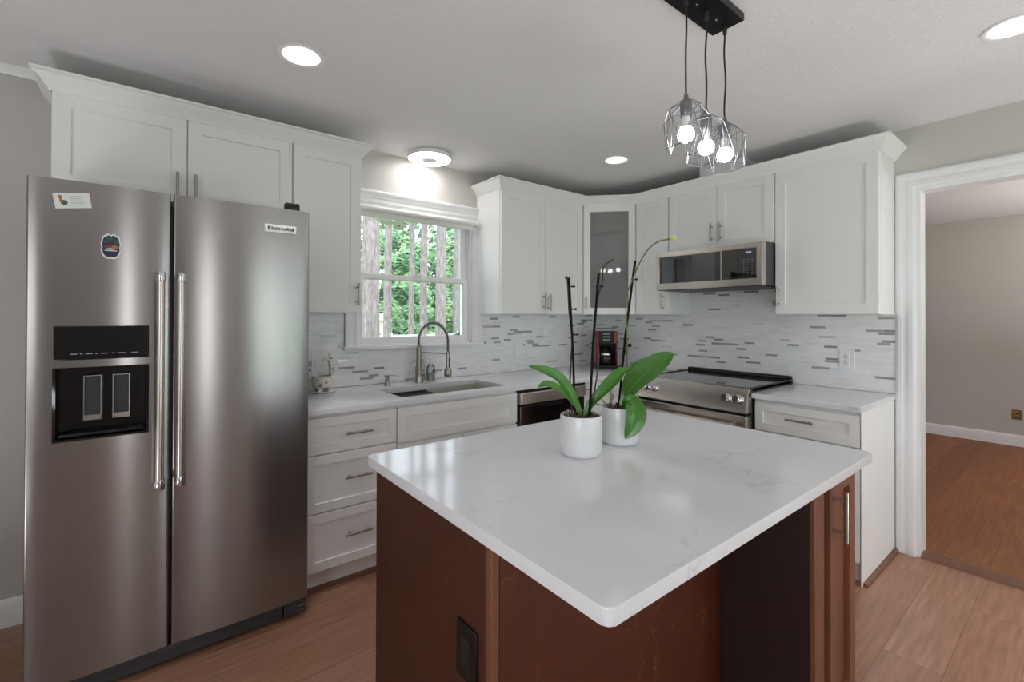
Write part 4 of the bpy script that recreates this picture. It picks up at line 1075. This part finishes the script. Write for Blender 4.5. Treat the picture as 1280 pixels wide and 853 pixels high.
def pot(label, x, y, r=.068, h=.130):
    t = thing('potted_orchid', label, 'plant', (x, y, CT), 0, 'white potted orchids on the island')
    MB().lathe([(r*.84, .0003), (r*.88, .001), (r*.945, .006), (r*.975, .014), (r*.985, .03), (r, .07), (r, h-.003), (r-.0015, h), (r-.0045, h), (r-.006, h-.004), (r-.006, h-.03), (.0001, h-.032)], (0, 0, 0), 48).build('pot', ceram, t)
    bk_ = MB()
    bk_.lathe([(r-.0065, h-.03), (r-.0065, h-.014), (r*.6, h-.008), (.0001, h-.004)], (0, 0, 0), 24)
    for k in range(46):
        an = random.uniform(0, 2*PI); rr = (r-.017)*math.sqrt(random.random())
        Mx = Matrix.Translation((rr*math.cos(an), rr*math.sin(an), h-.008+random.uniform(0, .008))) @ Matrix.Rotation(random.uniform(0, 6), 4, 'Z') @ Matrix.Rotation(random.uniform(-.7, .7), 4, 'X')
        a, b, c = random.uniform(.005, .011), random.uniform(.003, .006), random.uniform(.002, .004)
        bk_.box(-a, a, -b, b, -c, c, .001, 1, Mx)
    bk_.build('bark_mulch', bark, t)
    return t
def roots(t, specs):
    for pts in specs: MB().tube(smooth_path(pts, 5), .0022, 7).build('root', rootm, t)
def clip(t, p, d, s=1):
    MB().sphere(p, .006*s, 10, (1, 1, .8)).tube([Vector(p), Vector(p)+Vector(d)*.016], .0025, 8).sphere(Vector(p)+Vector(d)*.016, .0042*s, 8).build('stem_clip', black, t)
FACE = (-.45, -.6, .65)
oA = pot('white potted orchid with two dark stakes, left on the island', -2.324, -1.904)
leaf(oA, PTH['A1'], .041, (-.25, -.75, .6), .3)
leaf(oA, PTH['A2'], .034, (-.2, -.6, .75), .3)
leaf(oA, PTH['A3'], .048, (-.5, -.35, .75), .35)
MB().tube(PTH['As1'], .0039, 8).build('stake', stakem, oA)
MB().tube(PTH['As2'], .0042, 8).build('stake', stakem, oA)
MB().tube(smooth_path(PTH['Ast1']), .0028, 8).build('flower_stem', stemm, oA)
MB().tube(smooth_path(PTH['Ast2']), .0026, 8).build('flower_stem', stemm, oA)
for p in ((-.008, .032, .39), (-.012, .036, .475), (-.017, .039, .55)): clip(oA, p, (.8, -.6, 0)); 
clip(oA, (.041, -.033, .55), (.8, -.6, 0), 1.1)
roots(oA, [[(-.03, -.02, .12), (-.055, -.01, .125), (-.06, .005, .14), (-.045, .015, .148), (-.03, .008, .13)],
           [(.02, -.03, .12), (.045, -.028, .127), (.055, -.005, .12)], [(-.02, -.035, .12), (.0, -.045, .128), (.025, -.046, .12), (.04, -.034, .124)],
           [(-.01, .02, .118), (-.04, .03, .135), (-.05, .02, .12)], [(.01, .02, .118), (.04, .02, .13), (.054, .015, .118)]])
oB = pot('white potted orchid with broad leaf and budding green stem', -2.112, -1.892)
leaf(oB, PTH['B1'], .088, (-.75, -.35, .62), .18, .55)
leaf(oB, PTH['B2'], .060, (-.6, -.3, .75), .15, .5)
leaf(oB, PTH['B3'], .075, (-.45, -.8, .35), .22, .55)
MB().tube(PTH['Bs'], .0042, 8).build('stake', stakem, oB)
MB().tube(smooth_path(PTH['Bst']), .0025, 8).build('flower_stem', stemg, oB)
MB().sphere((.134, -.130, .728), .0105, 16, (1.25, 1, .8)).sphere((.126, -.125, .724), .005, 10).build('bud', budm, oB)
clip(oB, (.045, -.022, .585), (.7, -.6, 0)); clip(oB, (.030, -.012, .37), (-.7, .5, 0), .8)
roots(oB, [[(-.02, .0, .115), (-.04, .0, .135), (-.035, .01, .165), (-.02, .01, .17), (-.03, .02, .14), (-.045, .025, .12)],
           [(-.03, .01, .115), (-.058, .028, .15), (-.075, .04, .18), (-.092, .05, .17), (-.088, .05, .145), (-.06, .03, .135)],
           [(.02, -.03, .115), (.05, -.05, .128), (.085, -.072, .122), (.105, -.085, .108)],
           [(-.015, -.02, .115), (-.035, -.03, .128), (-.05, -.02, .118)]])

# ------------------------------------------------------------------ outdoors
tag(MB().box(-40, 50, .14, 60, -.32, -.30).box(-40, 50, -60, YF-.13, -.32, -.30).build('lawn', grass), 'green lawn outside the kitchen window', 'grass', kind='stuff')
def pine(label, x, y, r, lean, name='pine_tree'):
    t = thing(name, label, 'tree', (x, y, -.3), 0, 'pine trees outside the window')
    pts = [(lean*k/8, .02*math.sin(k), k*1.1) for k in range(9)]
    MB().tube(pts, r, 14, True, [r*(1.25 if k == 0 else 1.06-.035*k) for k in range(9)]).build('trunk', pinebark, t)
    m_ = MB(); rnd = random.Random(int(x*100)); bm = m_.bm
    for k in range(420):
        an = rnd.uniform(0, 2*PI); rr = rnd.uniform(.08, .16); z = rnd.uniform(6.0, 9.2)
        p = Vector((lean+rr*math.cos(an), rr*math.sin(an), z)); sz = rnd.uniform(.05, .1)
        u_ = Vector((rnd.uniform(-1, 1), rnd.uniform(-1, 1), rnd.uniform(-1, 1))).normalized(); v_ = u_.orthogonal()
        bm.faces.new([bm.verts.new(p+u_*sz), bm.verts.new(p+v_*sz*.4), bm.verts.new(p-u_*sz), bm.verts.new(p-v_*sz*.4)])
    m_.build('foliage', fol[1], t, 0)
pine('broad pale pine trunk at the left of the window view', -.70, 4.1, .135, 0.0)
pine('pine trunk second from left in the window view', .33, 5.9, .078, .06)
pine('slim pine trunk third from left, seen through the window', 1.36, 6.95, .062, .08)
pine('dark pine trunk fourth from left in the window view', .99, 5.6, .074, .02)
pine('pale pine trunk nearest the right side of the window view', 1.00, 4.9, .10, 0.0)
pine('pine tree far right beyond the window', 3.35, 8.1, .14, .0)
def bush(label, x, y, rx, rz, n, mt, z0=-.3, group='leafy trees outside the window'):
    t = thing('leafy_tree', label, 'tree', (x, y, z0), 0, group); rnd = random.Random(int(x*31+y*7))
    MB().tube([(0, 0, 0), (.03, .02, rz*.6), (-.02, 0, rz*1.3)], .07, 8, True, [.09, .06, .03]).build('trunk', pinebark, t)
    m_ = MB(); bm = m_.bm
    blobs = [(Vector((rnd.uniform(-.7, .7)*rx, rnd.uniform(-.6, .6)*rx, rz+rnd.uniform(-.75, .75)*rz)), rnd.uniform(.25, .5)*rx) for _ in range(16)]
    for k in range(n):
        c, rr = blobs[k % len(blobs)]
        v_ = Vector((rnd.gauss(0, 1), rnd.gauss(0, 1), rnd.gauss(0, 1))).normalized()
        p = c+v_*rr*rnd.uniform(.6, 1.05); sz = rnd.uniform(.07, .14)
        if p.z < .2: continue
        a = Vector((rnd.uniform(-1, 1), rnd.uniform(-1, 1), rnd.uniform(-.6, .6))).normalized(); b = a.orthogonal().normalized()
        bm.faces.new([bm.verts.new(p+a*sz), bm.verts.new(p+b*sz*.5), bm.verts.new(p-a*sz), bm.verts.new(p-b*sz*.5)])
    m_.build('foliage', mt, t, 0)
for i, (x, y, rx, rz, mi) in enumerate(((.6, 9.5, .6, 1.9, 0), (2.5, 9.5, .62, 2.0, 1), (4.3, 9.5, .62, 2.1, 0), (2.3, 5.6, .46, 1.15, 2),
        (1.6, 12.2, .85, 2.4, 1), (3.9, 12.2, .85, 2.5, 0), (6.2, 12.2, .85, 2.5, 1), (2.6, 15.8, 1.05, 3.1, 0), (5.4, 15.8, 1.05, 3.2, 1), (8.2, 15.8, 1.05, 3.2, 0),
        (3.6, 20.8, 1.5, 4.2, 1), (7.6, 20.8, 1.5, 4.4, 0), (11.6, 20.8, 1.5, 4.4, 1))):
    bush(['pale bright-green leafy tree beyond the pine trunks', 'mid-green leafy tree beyond the pine trunks', 'blue-green leafy shrub low at the right of the window view'][mi], x, y, rx, rz, 4600, fol[mi])
for i, (x, y, rx, rz, mi) in enumerate(((-5.6, -10.5, 1.15, 2.0, 1), (-2.3, -10.5, 1.15, 2.0, 0), (1.0, -10.5, 1.15, 2.1, 1), (4.3, -10.5, 1.15, 2.0, 0))):
    bush('leafy tree in the garden behind the patio door', x, y, rx, rz, 1500, fol[mi], group='garden trees behind the camera')
wd = MB(); rnd = random.Random(5); bmw = wd.bm
for k in range(15000):
    x = rnd.uniform(2, 22); z = 10*rnd.random()**1.25; y = 27+rnd.uniform(0, 4)+.6*math.sin(x*1.7)
    if rnd.random() < 1.15*(z/10)*(.6+.8*math.sin(x*2.3+z)): continue
    a = Vector((rnd.uniform(-1, 1), rnd.uniform(-.6, .6), rnd.uniform(-.8, .8))).normalized(); b = a.orthogonal().normalized(); sz = rnd.uniform(.22, .42); p_ = Vector((x, y, z-.2))
    wd.mat(k % 3); f = bmw.faces.new([bmw.verts.new(p_+a*sz), bmw.verts.new(p_+b*sz*.6), bmw.verts.new(p_-a*sz), bmw.verts.new(p_-b*sz*.6)]); f.material_index = k % 3
tag(wd.build('woodland', fol, None, 0), 'distant green woodland filling the view behind the pines', 'woodland', kind='stuff')
sh = thing('garden_shed', 'small pale garden shed seen low between the left pine trunks', 'shed', (.86, 8.1, -.3))
MB().box(-.32, .32, -.3, .3, 0, 1.56, .01).build('wall', pinkw, sh)
MB().prism([(-.40, 1.55), (-.2, 1.72), (.2, 1.72), (.40, 1.55)], -.36, .36, 'y').build('roof', pinkw, sh)
MB().box(-.12, .12, -.306, -.299, .1, 1.25, .003).build('door', fol[1], sh)
fc = thing('rail_fence', 'white rail fence crossing the yard below the trees', 'fence', (0, 6.4, -.3))
MB().box(-1.6, 4.5, -.02, .02, 1.18, 1.25, .004).box(-1.6, 4.5, -.02, .02, .6, .67, .004).build('rail', railw, fc)
for k in range(4): MB().box(-1.2+k*1.75, -1.1+k*1.75, -.05, .05, 0, 1.3, .006).build('post', railw, fc)
sn = thing('suncatcher', 'pale olive leaf-shaped ornament hanging outside the upper window pane', 'ornament', (-2.128, .19, 2.045))
o_ = MB().prism([(.066*math.cos(a)+.008*math.sin(3*a), .030*math.sin(a)*(1+.25*math.cos(a))-.25*.066*math.cos(a)) for a in [2*PI*k/28 for k in range(28)]], -.004, .004, 'y')
o_.build('wing', suncm, sn)
MB().prism([(.112+.047*math.cos(a), -.024+.036*math.sin(a)) for a in [2*PI*k/24 for k in range(24)]], -.004, .004, 'y').build('wing', suncm, sn)
MB().sphere((.112, -.006, -.03), .005, 8).build('spot', stemm, sn)
MB().cyl((0, 0, .03), (0, 0, .09), .0012, 6).build('string', greym, sn)
